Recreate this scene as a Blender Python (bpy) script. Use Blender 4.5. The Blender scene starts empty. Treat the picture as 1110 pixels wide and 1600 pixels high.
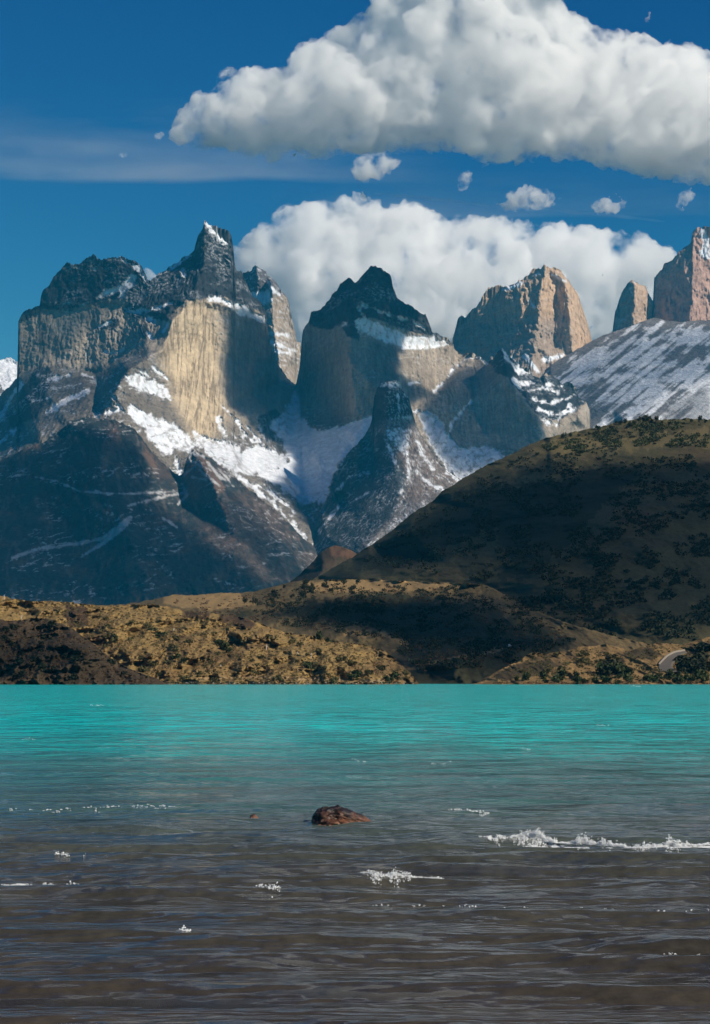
import bpy, bmesh, math, random
import numpy as np
from mathutils import Vector
from mathutils.geometry import delaunay_2d_cdt

# ------------------------------------------------------------------ camera, sky, sun, exposure
FPX, U0, V0, CAMH = 3127.0, 555.0, 1064.0, 1.8      # focal length in photo pixels, optical column, horizon row, eye height
scene = bpy.context.scene
cam_data = bpy.data.cameras.new('camera')
cam = bpy.data.objects.new('camera', cam_data)
scene.collection.objects.link(cam)
cam.location = (0, 0, CAMH)
cam.rotation_euler = (math.radians(90), 0, 0)
cam_data.sensor_fit = 'HORIZONTAL'
cam_data.sensor_width = 36.0
cam_data.lens = 36.0 * FPX / 1110.0
cam_data.shift_y = (V0 - 800.0) / 1110.0
cam_data.clip_start = 0.5
cam_data.clip_end = 90000.0
scene.camera = cam

SUN_AZ = math.radians(120)      # clockwise from the view direction (+Y)
SUN_EL = math.radians(34)
TO_SUN = Vector((math.cos(SUN_EL) * math.sin(SUN_AZ), math.cos(SUN_EL) * math.cos(SUN_AZ), math.sin(SUN_EL)))
world = bpy.data.worlds.new('World')
scene.world = world
world.use_nodes = True
wn, wl = world.node_tree.nodes, world.node_tree.links
bg = wn['Background']
skyt = wn.new('ShaderNodeTexSky')
skyt.sky_type = 'NISHITA'
skyt.sun_disc = False
skyt.sun_elevation = SUN_EL
skyt.sun_rotation = SUN_AZ
skyt.altitude = 1500
skyt.air_density = 1.0
skyt.dust_density = 0.0
skyt.ozone_density = 3.0
# a clear, deep southern sky: each channel falls off faster overhead than the plain model
sep = wn.new('ShaderNodeSeparateColor'); comb = wn.new('ShaderNodeCombineColor')
wl.new(skyt.outputs['Color'], sep.inputs[0])
SKY_S = 0.1
for ch, ref, ex, lev, top in (('Red', .209, 3.0, .055, .09), ('Green', .347, 1.9, .25, .36), ('Blue', .527, 1.15, .40, .52)):
    m1 = wn.new('ShaderNodeMath'); m1.operation = 'MULTIPLY'; m1.inputs[1].default_value = 0.085 / ref
    m2 = wn.new('ShaderNodeMath'); m2.operation = 'POWER'; m2.inputs[1].default_value = ex
    m3 = wn.new('ShaderNodeMath'); m3.operation = 'MULTIPLY'; m3.inputs[1].default_value = lev / SKY_S
    m4 = wn.new('ShaderNodeMath'); m4.operation = 'MINIMUM'; m4.inputs[1].default_value = top / SKY_S
    wl.new(sep.outputs[ch], m1.inputs[0]); wl.new(m1.outputs[0], m2.inputs[0]); wl.new(m2.outputs[0], m3.inputs[0]); wl.new(m3.outputs[0], m4.inputs[0]); wl.new(m4.outputs[0], comb.inputs[ch])
wl.new(comb.outputs[0], bg.inputs['Color'])
bg.inputs['Strength'].default_value = SKY_S

sun_data = bpy.data.lights.new('sun', 'SUN')
sun_data.energy = 5.0
sun_data.angle = math.radians(0.5)
sun_data.color = (1.0, 0.90, 0.76)
sun = bpy.data.objects.new('sun', sun_data)
scene.collection.objects.link(sun)
sun.rotation_euler = TO_SUN.to_track_quat('Z', 'Y').to_euler()
scene.view_settings.view_transform = 'Standard'
scene.view_settings.look = 'None'
scene.view_settings.exposure = 0.12
scene.view_settings.gamma = 1.0
scene.cycles.use_denoising = True
scene.cycles.max_bounces = 28
scene.cycles.diffuse_bounces = 2
scene.cycles.volume_bounces = 24
scene.cycles.transparent_max_bounces = 16
scene.cycles.use_adaptive_sampling = True
scene.cycles.adaptive_threshold = 0.02

HAZE_D, HAZE_C = 1.9e-5, (0.03, 0.43, 0.74)
# ------------------------------------------------------------------ helpers
rng = np.random.default_rng(7)
random.seed(7)
_perm = rng.permutation(4096)
_g = rng.normal(size=(4096, 3)); _g /= np.linalg.norm(_g, axis=1)[:, None]

def gnoise(x, y, z):
    """gradient noise, about -1..1, on arrays"""
    x, y, z = np.broadcast_arrays(x, y, z)
    xi, yi, zi = np.floor(x).astype(np.int64), np.floor(y).astype(np.int64), np.floor(z).astype(np.int64)
    fx, fy, fz = x - xi, y - yi, z - zi
    sx, sy, sz = (f * f * f * (f * (f * 6 - 15) + 10) for f in (fx, fy, fz))
    out = 0
    for dx in (0, 1):
        wx = sx if dx else 1 - sx
        for dy in (0, 1):
            wy = sy if dy else 1 - sy
            for dz in (0, 1):
                wz = sz if dz else 1 - sz
                h = _perm[(_perm[(_perm[(xi + dx) & 4095] + yi + dy) & 4095] + zi + dz) & 4095]
                g = _g[h]
                out = out + wx * wy * wz * (g[..., 0] * (fx - dx) + g[..., 1] * (fy - dy) + g[..., 2] * (fz - dz))
    return out * 1.6

def fbm(x, y, z, octv=5, gain=0.5, lac=2.03):
    a, s, n = 1.0, 0, 0
    for i in range(octv):
        s = s + a * gnoise(x + 13.7 * i, y + 5.1 * i, z + 9.3 * i)
        n += a; a *= gain; x, y, z = x * lac, y * lac, z * lac
    return s / n * 1.5

def ridged(x, y, z, octv=5, gain=0.5, lac=2.07):
    a, s, n = 1.0, 0, 0
    for i in range(octv):
        s = s + a * (1 - 2 * np.abs(gnoise(x + 7.7 * i, y + 3.1 * i, z + 2.3 * i)))
        n += a; a *= gain; x, y, z = x * lac, y * lac, z * lac
    return s / n

def sstep(a, b, x):
    t = np.clip((x - a) / (b - a), 0, 1)
    return t * t * (3 - 2 * t)

def unproj(u, v, Y):
    return np.stack([(u - U0) / FPX * Y, Y, CAMH - (v - V0) / FPX * Y], axis=-1)

def poly_sd(u, v, poly):
    """signed distance in pixels to a closed polygon, positive inside"""
    p = np.array(poly, float); q = np.roll(p, -1, axis=0)
    d2 = np.full(u.shape, 1e18); ins = np.zeros(u.shape, bool)
    for (ax, ay), (bx, by) in zip(p, q):
        ex, ey = bx - ax, by - ay
        t = np.clip(((u - ax) * ex + (v - ay) * ey) / (ex * ex + ey * ey + 1e-12), 0, 1)
        d2 = np.minimum(d2, (u - ax - t * ex) ** 2 + (v - ay - t * ey) ** 2)
        c = ((ay > v) != (by > v)) & (u < ex * (v - ay) / (ey if ey else 1e-12) + ax)
        ins ^= c
    return np.where(ins, 1, -1) * np.sqrt(d2)

def line_sd(u, v, pts, w):
    """w minus distance to a polyline"""
    d2 = np.full(u.shape, 1e18); p = np.array(pts, float)
    for (ax, ay), (bx, by) in zip(p[:-1], p[1:]):
        ex, ey = bx - ax, by - ay
        t = np.clip(((u - ax) * ex + (v - ay) * ey) / (ex * ex + ey * ey + 1e-12), 0, 1)
        d2 = np.minimum(d2, (u - ax - t * ex) ** 2 + (v - ay - t * ey) ** 2)
    return w - np.sqrt(d2)

def zone(u, v, polys, wob=4, scale=12, soft=1.5, ax=1.0, az=1.0, seed=0, thr=None):
    """soft, noise-edged cover 0..1 of a list of polygons; a tuple (points, width) is a stroke"""
    m = np.zeros(u.shape)
    n = None
    for i, pl in enumerate(polys):
        if isinstance(pl, tuple):
            pts, w = pl; arr = np.array(pts, float)
        else:
            pts, w = pl, 0; arr = np.array(pts, float)
        pad = wob * 2 + soft + w + 3
        sel = (u > arr[:, 0].min() - pad) & (u < arr[:, 0].max() + pad) & (v > arr[:, 1].min() - pad) & (v < arr[:, 1].max() + pad)
        if not sel.any(): continue
        uu, vv = u[sel], v[sel]
        sd = line_sd(uu, vv, pts, w) if w else poly_sd(uu, vv, pts)
        nn = fbm(uu / scale * ax, vv / scale * az, np.full(uu.shape, 3.3 + seed), 5, 0.62)
        m[sel] = np.maximum(m[sel], sstep(-soft, soft, sd + wob * nn))
    return m

def mat_vcol(name, rough=0.95, bump_scale=None, bump_dist=1.0, bump_str=0.5, spec=0.2, var=0.25, var_scale=0.05):
    """rock and soil: colour from the surface's own colour layer, broken up by noise, with fine bump"""
    m = bpy.data.materials.new(name); m.use_nodes = True
    n, l = m.node_tree.nodes, m.node_tree.links
    b = n['Principled BSDF']
    at = n.new('ShaderNodeAttribute'); at.attribute_name = 'tone'
    geo = n.new('ShaderNodeNewGeometry')
    no = n.new('ShaderNodeTexNoise'); no.inputs['Scale'].default_value = var_scale; no.inputs['Detail'].default_value = 6
    no.inputs['Roughness'].default_value = 0.7
    l.new(geo.outputs['Position'], no.inputs['Vector'])
    mr = n.new('ShaderNodeMapRange'); mr.inputs['From Min'].default_value = 0.3; mr.inputs['From Max'].default_value = 0.7
    mr.inputs['To Min'].default_value = 1 - var; mr.inputs['To Max'].default_value = 1 + var * 0.6
    l.new(no.outputs['Fac'], mr.inputs['Value'])
    mx = n.new('ShaderNodeVectorMath'); mx.operation = 'SCALE'
    l.new(at.outputs['Color'], mx.inputs[0]); l.new(mr.outputs['Result'], mx.inputs['Scale'])
    l.new(mx.outputs['Vector'], b.inputs['Base Color'])
    b.inputs['Roughness'].default_value = rough
    b.inputs['Specular IOR Level'].default_value = spec
    if bump_scale:
        n2 = n.new('ShaderNodeTexNoise'); n2.inputs['Scale'].default_value = bump_scale; n2.inputs['Detail'].default_value = 8
        n2.inputs['Roughness'].default_value = 0.65
        l.new(geo.outputs['Position'], n2.inputs['Vector'])
        bp = n.new('ShaderNodeBump'); bp.inputs['Distance'].default_value = bump_dist; bp.inputs['Strength'].default_value = bump_str
        l.new(n2.outputs['Fac'], bp.inputs['Height']); l.new(bp.outputs['Normal'], b.inputs['Normal'])
    return m

def mesh_grid(name, P, col=None, mat=None, smooth=True, wrap=False):
    """P: rows x cols x 3"""
    R, C = P.shape[:2]
    me = bpy.data.meshes.new(name)
    idx = np.arange(R * C).reshape(R, C)
    a, b, c, d = idx[:-1, :-1], idx[1:, :-1], idx[1:, 1:], idx[:-1, 1:]
    F = np.stack([a, b, c, d], -1).reshape(-1, 4)
    me.vertices.add(R * C); me.vertices.foreach_set('co', P.reshape(-1).astype(np.float32))
    me.loops.add(F.size); me.loops.foreach_set('vertex_index', F.reshape(-1).astype(np.int32))
    me.polygons.add(len(F)); me.polygons.foreach_set('loop_start', np.arange(0, F.size, 4, dtype=np.int32))
    me.polygons.foreach_set('use_smooth', np.full(len(F), smooth))
    me.update(calc_edges=True)
    if col is not None:
        at = me.color_attributes.new('tone', 'FLOAT_COLOR', 'POINT')
        at.data.foreach_set('color', np.concatenate([col.reshape(-1, 3), np.ones((R * C, 1))], 1).reshape(-1).astype(np.float32))
    o = bpy.data.objects.new(name, me)
    scene.collection.objects.link(o)
    if mat: me.materials.append(mat)
    return o

def tag(o, label=None, cat=None, group=None, kind=None):
    if label: o['label'] = label
    if cat: o['category'] = cat
    if group: o['group'] = group
    if kind: o['kind'] = kind
    return o

class Relief:
    """A slope surface from surveyed points: sky line, ridge and gully lines (each u, v, distance), with fractal rock detail and a far side."""
    def __init__(s, top, topY, feats, bot, botY, u0, u1, du, nrow, rough, color, name, mat, jitter=(1.5, 18), smooth=3, back=1800, backz=-5, jag=None):
        us = np.arange(u0, u1 + du / 2, du)
        tu = [p[0] for p in top]; tv = [p[1] for p in top]
        tY = lambda x: np.interp(x, [p[0] for p in topY], [p[1] for p in topY])
        bV = lambda x: np.interp(x, [p[0] for p in bot], [p[1] for p in bot])
        bY = lambda x: np.interp(x, [p[0] for p in botY], [p[1] for p in botY])
        tl = np.interp(us, tu, tv)
        jit = fbm(us / jitter[1], us * 0 + 1.7, us * 0 + len(name), 6, 0.66) * jitter[0] * 1.2 - ridged(us / jitter[1] * 1.7, us * 0 + 4.1, us * 0 + len(name), 3, .6) * jitter[0] * .45
        if jag is not None:
            jit = jit * np.interp(us, [p[0] for p in jag], [p[1] for p in jag])
        tl = tl + jit
        # triangulated survey
        pts, ed = [], []
        def addline(line):
            st = len(pts)
            for q in line: pts.append(q)
            for i in range(st, len(pts) - 1): ed.append((i, i + 1))
        addline([(a, b, float(tY(a))) for a, b in top if u0 - 60 <= a <= u1 + 60])
        addline([(float(x), float(bV(x)), float(bY(x))) for x in np.linspace(u0, u1, 14)])
        for f in feats: addline(f)
        vv = [Vector((p[0], p[1])) for p in pts]
        ov, oe, of, om, _, _ = delaunay_2d_cdt(vv, ed, [], 0, 1e-3)
        oz = []
        for i, w in enumerate(ov):
            if om[i]: oz.append(pts[om[i][0]][2])
            else:
                # crossing of two lines: nearest source points
                dd = sorted(((p[0] - w.x) ** 2 + (p[1] - w.y) ** 2 + 1e-6, p[2]) for p in pts)[:3]
                oz.append(sum(z / d for d, z in dd) / sum(1 / d for d, z in dd))
        t = np.linspace(0, 1, nrow)[:, None]
        U = np.broadcast_to(us[None, :], (nrow, len(us))).copy()
        V = tl[None, :] + (bV(us)[None, :] - tl[None, :]) * t
        # distance on a regular grid, softened, then read back at the mesh points
        gs = 1.5
        ga = np.arange(u0 - 3, u1 + 4, gs); gb = np.arange(tl.min() - 6, V.max() + 4, gs)
        GU, GV = np.meshgrid(ga, gb); G = np.full(GU.shape, np.nan)
        for f in of:
            for k in range(1, len(f) - 1):
                i0, i1, i2 = f[0], f[k], f[k + 1]
                (x0, y0), (x1, y1), (x2, y2) = ov[i0], ov[i1], ov[i2]
                den = (y1 - y2) * (x0 - x2) + (x2 - x1) * (y0 - y2)
                if abs(den) < 1e-9: continue
                ja, jb = np.searchsorted(ga, [min(x0, x1, x2) - .01, max(x0, x1, x2) + .01]); ia, ib = np.searchsorted(gb, [min(y0, y1, y2) - .01, max(y0, y1, y2) + .01])
                if ja >= jb or ia >= ib: continue
                uu, vw = GU[ia:ib, ja:jb], GV[ia:ib, ja:jb]
                a = ((y1 - y2) * (uu - x2) + (x2 - x1) * (vw - y2)) / den
                b = ((y2 - y0) * (uu - x2) + (x0 - x2) * (vw - y2)) / den
                c = 1 - a - b
                ok = (a > -1e-4) & (b > -1e-4) & (c > -1e-4)
                G[ia:ib, ja:jb] = np.where(ok, a * oz[i0] + b * oz[i1] + c * oz[i2], G[ia:ib, ja:jb])
        bad = np.isnan(G)
        if bad.any():
            P = np.array([(w.x, w.y) for w in ov]); Z = np.array(oz)
            bu, bv = GU[bad], GV[bad]
            o_ = np.empty(len(bu))
            for st in range(0, len(bu), 20000):
                d = (bu[st:st+20000, None] - P[None, :, 0]) ** 2 + (bv[st:st+20000, None] - P[None, :, 1]) ** 2
                k = np.argpartition(d, 3, 1)[:, :3]; dk = 1 / (np.take_along_axis(d, k, 1) + 1)
                o_[st:st+20000] = (Z[k] * dk).sum(1) / dk.sum(1)
            G[bad] = o_
        for _ in range(smooth):
            G[1:-1, 1:-1] = (G[1:-1, 1:-1] * 2 + G[:-2, 1:-1] + G[2:, 1:-1] + G[1:-1, :-2] + G[1:-1, 2:]) / 6
        fx = np.clip((U - ga[0]) / gs, 0, len(ga) - 1.001); fy = np.clip((V - gb[0]) / gs, 0, len(gb) - 1.001)
        ix, iy = fx.astype(int), fy.astype(int); fx -= ix; fy -= iy
        Y = (G[iy, ix] * (1 - fx) + G[iy, ix + 1] * fx) * (1 - fy) + (G[iy + 1, ix] * (1 - fx) + G[iy + 1, ix + 1] * fx) * fy
        P0 = unproj(U, V, Y)
        Y = Y + rough(U, V, P0[..., 0], P0[..., 1], P0[..., 2])
        s.U, s.V, s.Y, s.us, s.nrow, s.du = U, V, Y, us, nrow, du
        P = unproj(U, V, Y)
        # surface normal, for cover that depends on the lie of the land
        gu = np.gradient(P, axis=1); gv = np.gradient(P, axis=0)
        N = np.cross(gv, gu); N /= np.linalg.norm(N, axis=-1)[..., None] + 1e-9
        N *= np.sign(-N[..., 1:2] + 1e-9)
        s.N = N
        col = color(U, V, P, N)
        # far side falls away behind the sky line
        nb = 10
        top_row = P[0]
        rows, cols = [], []
        for i in range(nb, 0, -1):
            q = i / nb
            w = top_row.copy()
            w[:, 1] += back * q * (0.6 + 0.4 * q) + 30 * fbm(w[:, 0] / 400, np.full(len(us), q * 5), w[:, 2] * 0, 3) * q
            w[:, 2] = top_row[:, 2] + (backz - top_row[:, 2]) * (q ** 1.2)
            rows.append(w); cols.append(col[0])
        Pf = np.concatenate([np.array(rows), P], 0); cf = np.concatenate([np.array(cols), col], 0)
        s.o = mesh_grid(name, Pf, cf, mat)
    def at(s, u, v):
        """the surface point seen at u, v, or None off the surface"""
        j = int(round((u - s.us[0]) / s.du))
        if j < 0 or j >= len(s.us): return None
        colv = s.V[:, j]
        if v < colv[0] or v > colv[-1]: return None
        return Vector(unproj(np.float64(u), np.float64(v), float(np.interp(v, colv, s.Y[:, j]))).tolist())
    def nat(s, u, v):
        j = int(round((u - s.us[0]) / s.du)); i = int(np.clip(np.searchsorted(s.V[:, j], v), 0, s.nrow - 1))
        return s.N[i, j]

def mixc(base, m, c):
    return base * (1 - m[..., None]) + np.array(c) * m[..., None]
# ------------------------------------------------------------------ mountains
SNOW = (0.80, 0.83, 0.88)
SLATE = (0.030, 0.034, 0.038)
TAN = (0.40, 0.33, 0.245)
GREYR = (0.17, 0.155, 0.14)
BROWN = (0.105, 0.075, 0.055)
mat_rock = mat_vcol('mountain_rock', 0.9, 0.035, 22.0, 0.8, 0.15, 0.45, 0.03)
mat_pale = mat_vcol('granite_rock', 0.9, 0.03, 16.0, 0.7, 0.15, 0.30, 0.025)

def rock_rough(A=1.0, cracks=0.0, seed=0.0, amp=None, snow=None, crag=0.6):
    def f(U, V, x, y, z):
        w1 = fbm(x / 300, z / 300, x * 0 + seed + 50, 3) * 70
        xw, zw = x + w1, z + w1 * .6
        big = ridged(xw / 400 + seed, y / 1200, zw / 520, 2) * 62
        mid = ridged(xw / 140 + seed, y / 600, zw / 190 + 4, 3, 0.6) * 38
        small = ridged(xw / 46 + seed, y / 200, zw / 60 + 9, 3, 0.62) * 17
        fine = fbm(x / 15, y / 60 + seed, z / 15, 2, 0.6) * 5
        k = amp(U, V) if amp else 1.0
        q = (1 - 0.75 * snow(U, V)) if snow else 1.0
        out = -(big + mid * (0.4 + 0.6 * q)) * k - (small * k + fine) * q
        out = out - crag * q * ridged(xw / 21 + seed, y / 100, zw / 30 + 2, 3, 0.65) * 9 - crag * q * ridged(xw / 9 + seed, y / 100, zw / 13 + 2, 2, 0.6) * 3
        if cracks:
            cr = ridged(x / 30 + seed + fbm(x / 60, z / 120, x * 0 + 3, 2) * .8, y / 400, z / 420, 3, 0.62)
            out = out - cracks * cr * 15 * q
        return out * A
    return f

massif_top = [(-420, 700), (-200, 660), (0, 620), (27, 590), (28.5, 503), (34, 492), (40, 487), (62, 478), (64, 462), (67, 455), (78, 444), (82, 435), (92, 425), (100, 415), (107, 412),
 (117, 413), (125, 412), (133, 406), (140, 401), (145, 397), (150, 401), (157, 405), (165, 403), (175, 404), (185, 403), (190, 399), (197, 404), (207, 408), (215, 411), (222, 418), (228, 428),
 (231, 438), (236, 437), (243, 433), (250, 428), (262, 420), (270, 415), (280, 409), (290, 401), (300, 396), (304, 391), (306, 380), (309, 371), (314, 363), (317, 357), (320, 345), (324, 350),
 (331, 353), (340, 356), (350, 360), (357, 361), (361, 367), (363, 378), (365, 390), (366.5, 412), (369, 422), (377.5, 425), (382, 438), (390, 454), (395, 464), (408, 474), (415, 486), (417, 503),
 (421, 529), (425, 546), (434, 569), (448, 589), (461, 601), (463, 601), (468.6, 571), (472, 529), (473.5, 516), (483, 503), (486.5, 489), (498, 484), (514, 471), (519, 461), (527, 455), (532, 443),
 (545, 435), (549.7, 437), (554.6, 443), (559.5, 440), (564, 432), (572.5, 424), (579, 417.6), (587, 415), (597, 420), (603, 425.7), (611, 432), (614.6, 450), (621, 466), (631, 472.7), (644, 479),
 (653.5, 487), (665, 492), (671.4, 507), (676, 519.7), (689, 524.6), (699, 529.5), (705.4, 539), (720, 555), (728, 553), (738, 551), (754, 561), (763, 567), (771, 561), (777, 551), (784.6, 545),
 (796, 557), (808, 568), (827, 578), (833, 588), (846.6, 592), (854, 584), (870, 592), (877.6, 599.6), (891, 597.6), (901, 607), (904.7, 623), (916, 628.6), (922, 642), (924, 669), (926, 720), (960, 800), (1000, 880)]
massif_topY = [(-420, 11500), (0, 11800), (28, 10960), (65, 10950), (145, 10930), (231, 10930), (300, 11000), (320, 10850), (366, 11050), (415, 11300), (461, 11950), (473, 11450), (545, 11000), (587, 10850),
 (614, 11000), (676, 11250), (720, 11550), (760, 11400), (785, 10900), (827, 11150), (850, 11000), (925, 11400), (1000, 11500)]
massif_feats = [
 # wall to apron contact under the left summit
 [(29, 589, 10920), (50, 576, 10900), (72, 567, 10890), (100, 579, 10850), (123, 577, 10830), (150, 585, 10790), (185, 560, 10700), (230, 530, 10550)],
 [(30, 503, 10955), (62, 482, 10945), (100, 483, 10930), (150, 474, 10920), (200, 475, 10880), (262, 500, 10600)],
 [(-400, 900, 9300), (-200, 850, 9300), (0, 740, 9700), (60, 690, 9750), (110, 665, 9750), (150, 655, 9700), (195, 665, 9600)],
 # the sharp rib below the highest horn
 [(320, 352, 10840), (318, 420, 10800), (300, 470, 10640), (266, 502, 10400), (258, 545, 10280), (232, 558, 10120), (202, 576, 9950), (178, 612, 9780), (165, 642, 9700), (150, 655, 9700)],
 # foot of the sunlit wall
 [(266, 502, 10400), (259, 560, 10420), (270, 610, 10380), (292, 650, 10330), (312, 688, 10280), (345, 690, 10400), (352, 648, 10620), (400, 680, 10760), (440, 655, 11080), (461, 618, 11550)],
 [(300, 474, 10640), (330, 500, 10800), (345, 560, 10820), (352, 640, 10640)],
 [(320, 466, 10820), (385, 480, 11020), (416, 504, 11280)],
 # snow below the rib, then the field
 [(202, 580, 9940), (230, 590, 10120), (262, 606, 10360)],
 [(195, 640, 9720), (240, 665, 9850), (280, 705, 9850), (300, 690, 10120), (312, 688, 10280)],
 [(312, 690, 10270), (370, 740, 9900), (400, 742, 10050), (432, 737, 10250), (452, 719, 10480), (430, 700, 10700)],
 [(280, 706, 9850), (330, 745, 9650), (390, 790, 9450), (440, 830, 9300), (490, 870, 9150)],
 [(370, 740, 9900), (425, 788, 9700), (478, 842, 9350)],
 # gully down from the notch
 [(462, 604, 11900), (455, 640, 11350), (462, 690, 10850), (470, 740, 10450), (482, 790, 10050), (492, 840, 9500), (500, 900, 9100)],
 # foot of the middle horn
 [(463, 606, 11800), (464, 640, 11260), (478, 660, 11020), (500, 668, 10900), (540, 662, 10780), (580, 650, 10700), (620, 640, 10650), (655, 640, 10760), (680, 620, 10950), (700, 590, 11200), (738, 553, 11500)],
 [(486, 505, 11330), (525, 512, 11000), (550, 524, 10800), (600, 532, 10950), (640, 540, 11130), (700, 540, 11380)],
 [(587, 417, 10850), (568, 462, 10820), (550, 503, 10800), (546, 560, 10740), (556, 650, 10700)],
 [(540, 700, 10500), (520, 750, 10200), (510, 800, 9900), (500, 850, 9500)],
 [(580, 652, 10700), (560, 720, 10420), (600, 760, 10300), (640, 700, 10450), (655, 642, 10760)],
 # right basin and buttress
 [(655, 645, 10750), (680, 700, 10500), (720, 740, 10250), (740, 800, 9900)],
 [(738, 553, 11480), (712, 600, 10950), (698, 640, 10720), (704, 680, 10560), (740, 697, 10450), (785, 712, 10300), (850, 715, 10200)],
 [(738, 553, 11480), (745, 620, 10850), (765, 690, 10480)],
 [(785, 547, 10900), (790, 590, 10700), (815, 625, 10480), (838, 660, 10380), (850, 715, 10200)],
 [(850, 590, 10950), (860, 630, 10720), (885, 660, 10700), (905, 655, 10820), (924, 672, 11300)],
 [(771, 563, 11150), (790, 592, 10700)],
]
massif_bot = [(-420, 960), (0, 950), (1000, 900)]
massif_botY = [(-420, 8800), (0, 8800), (300, 8800), (500, 8900), (700, 9200), (1000, 9800)]

slate_polys = [
 [(36, 492), (63, 481), (77, 483), (100, 484), (123, 483), (150, 472), (177, 468), (204, 470), (187, 488), (213, 498), (240, 503), (262, 500), (283, 478), (292, 470), (320, 467), (345, 463), (382, 476), (418, 494), (440, 300), (20, 300)],
 [(150, 512), (165, 497), (182, 494), (187, 508), (182, 515), (160, 514)], [(215, 520), (218, 508), (230, 506), (232, 520), (224, 527)],
 [(484, 505), (500, 513), (517, 516), (530, 508), (545, 525), (560, 530), (562, 503), (580, 495), (620, 512), (660, 522), (692, 531), (700, 380), (480, 380)],
 [(760, 565), (784, 535), (808, 560), (827, 575), (846, 585), (870, 588), (891, 592), (907, 615), (918, 630), (905, 640), (880, 655), (850, 655), (832, 640), (812, 612), (790, 590), (775, 580)],
 # darker rock of the lower slopes and outcrops
 [(40, 600), (55, 578), (72, 570), (85, 585), (75, 610), (60, 650), (20, 670), (10, 650)],
 [(405, 650), (430, 640), (440, 652), (425, 668), (440, 690), (420, 690), (400, 670)],
 [(505, 800), (520, 775), (560, 745), (620, 740), (760, 760), (960, 800), (1000, 900), (480, 900), (495, 850)],
]
lit_band = [[(258, 500), (300, 470), (330, 470), (335, 500), (345, 560), (350, 640), (330, 690), (300, 680), (270, 620), (256, 560)]]  # sunlit part of the wall, painted lighter and warmer into the granite colour
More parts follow.
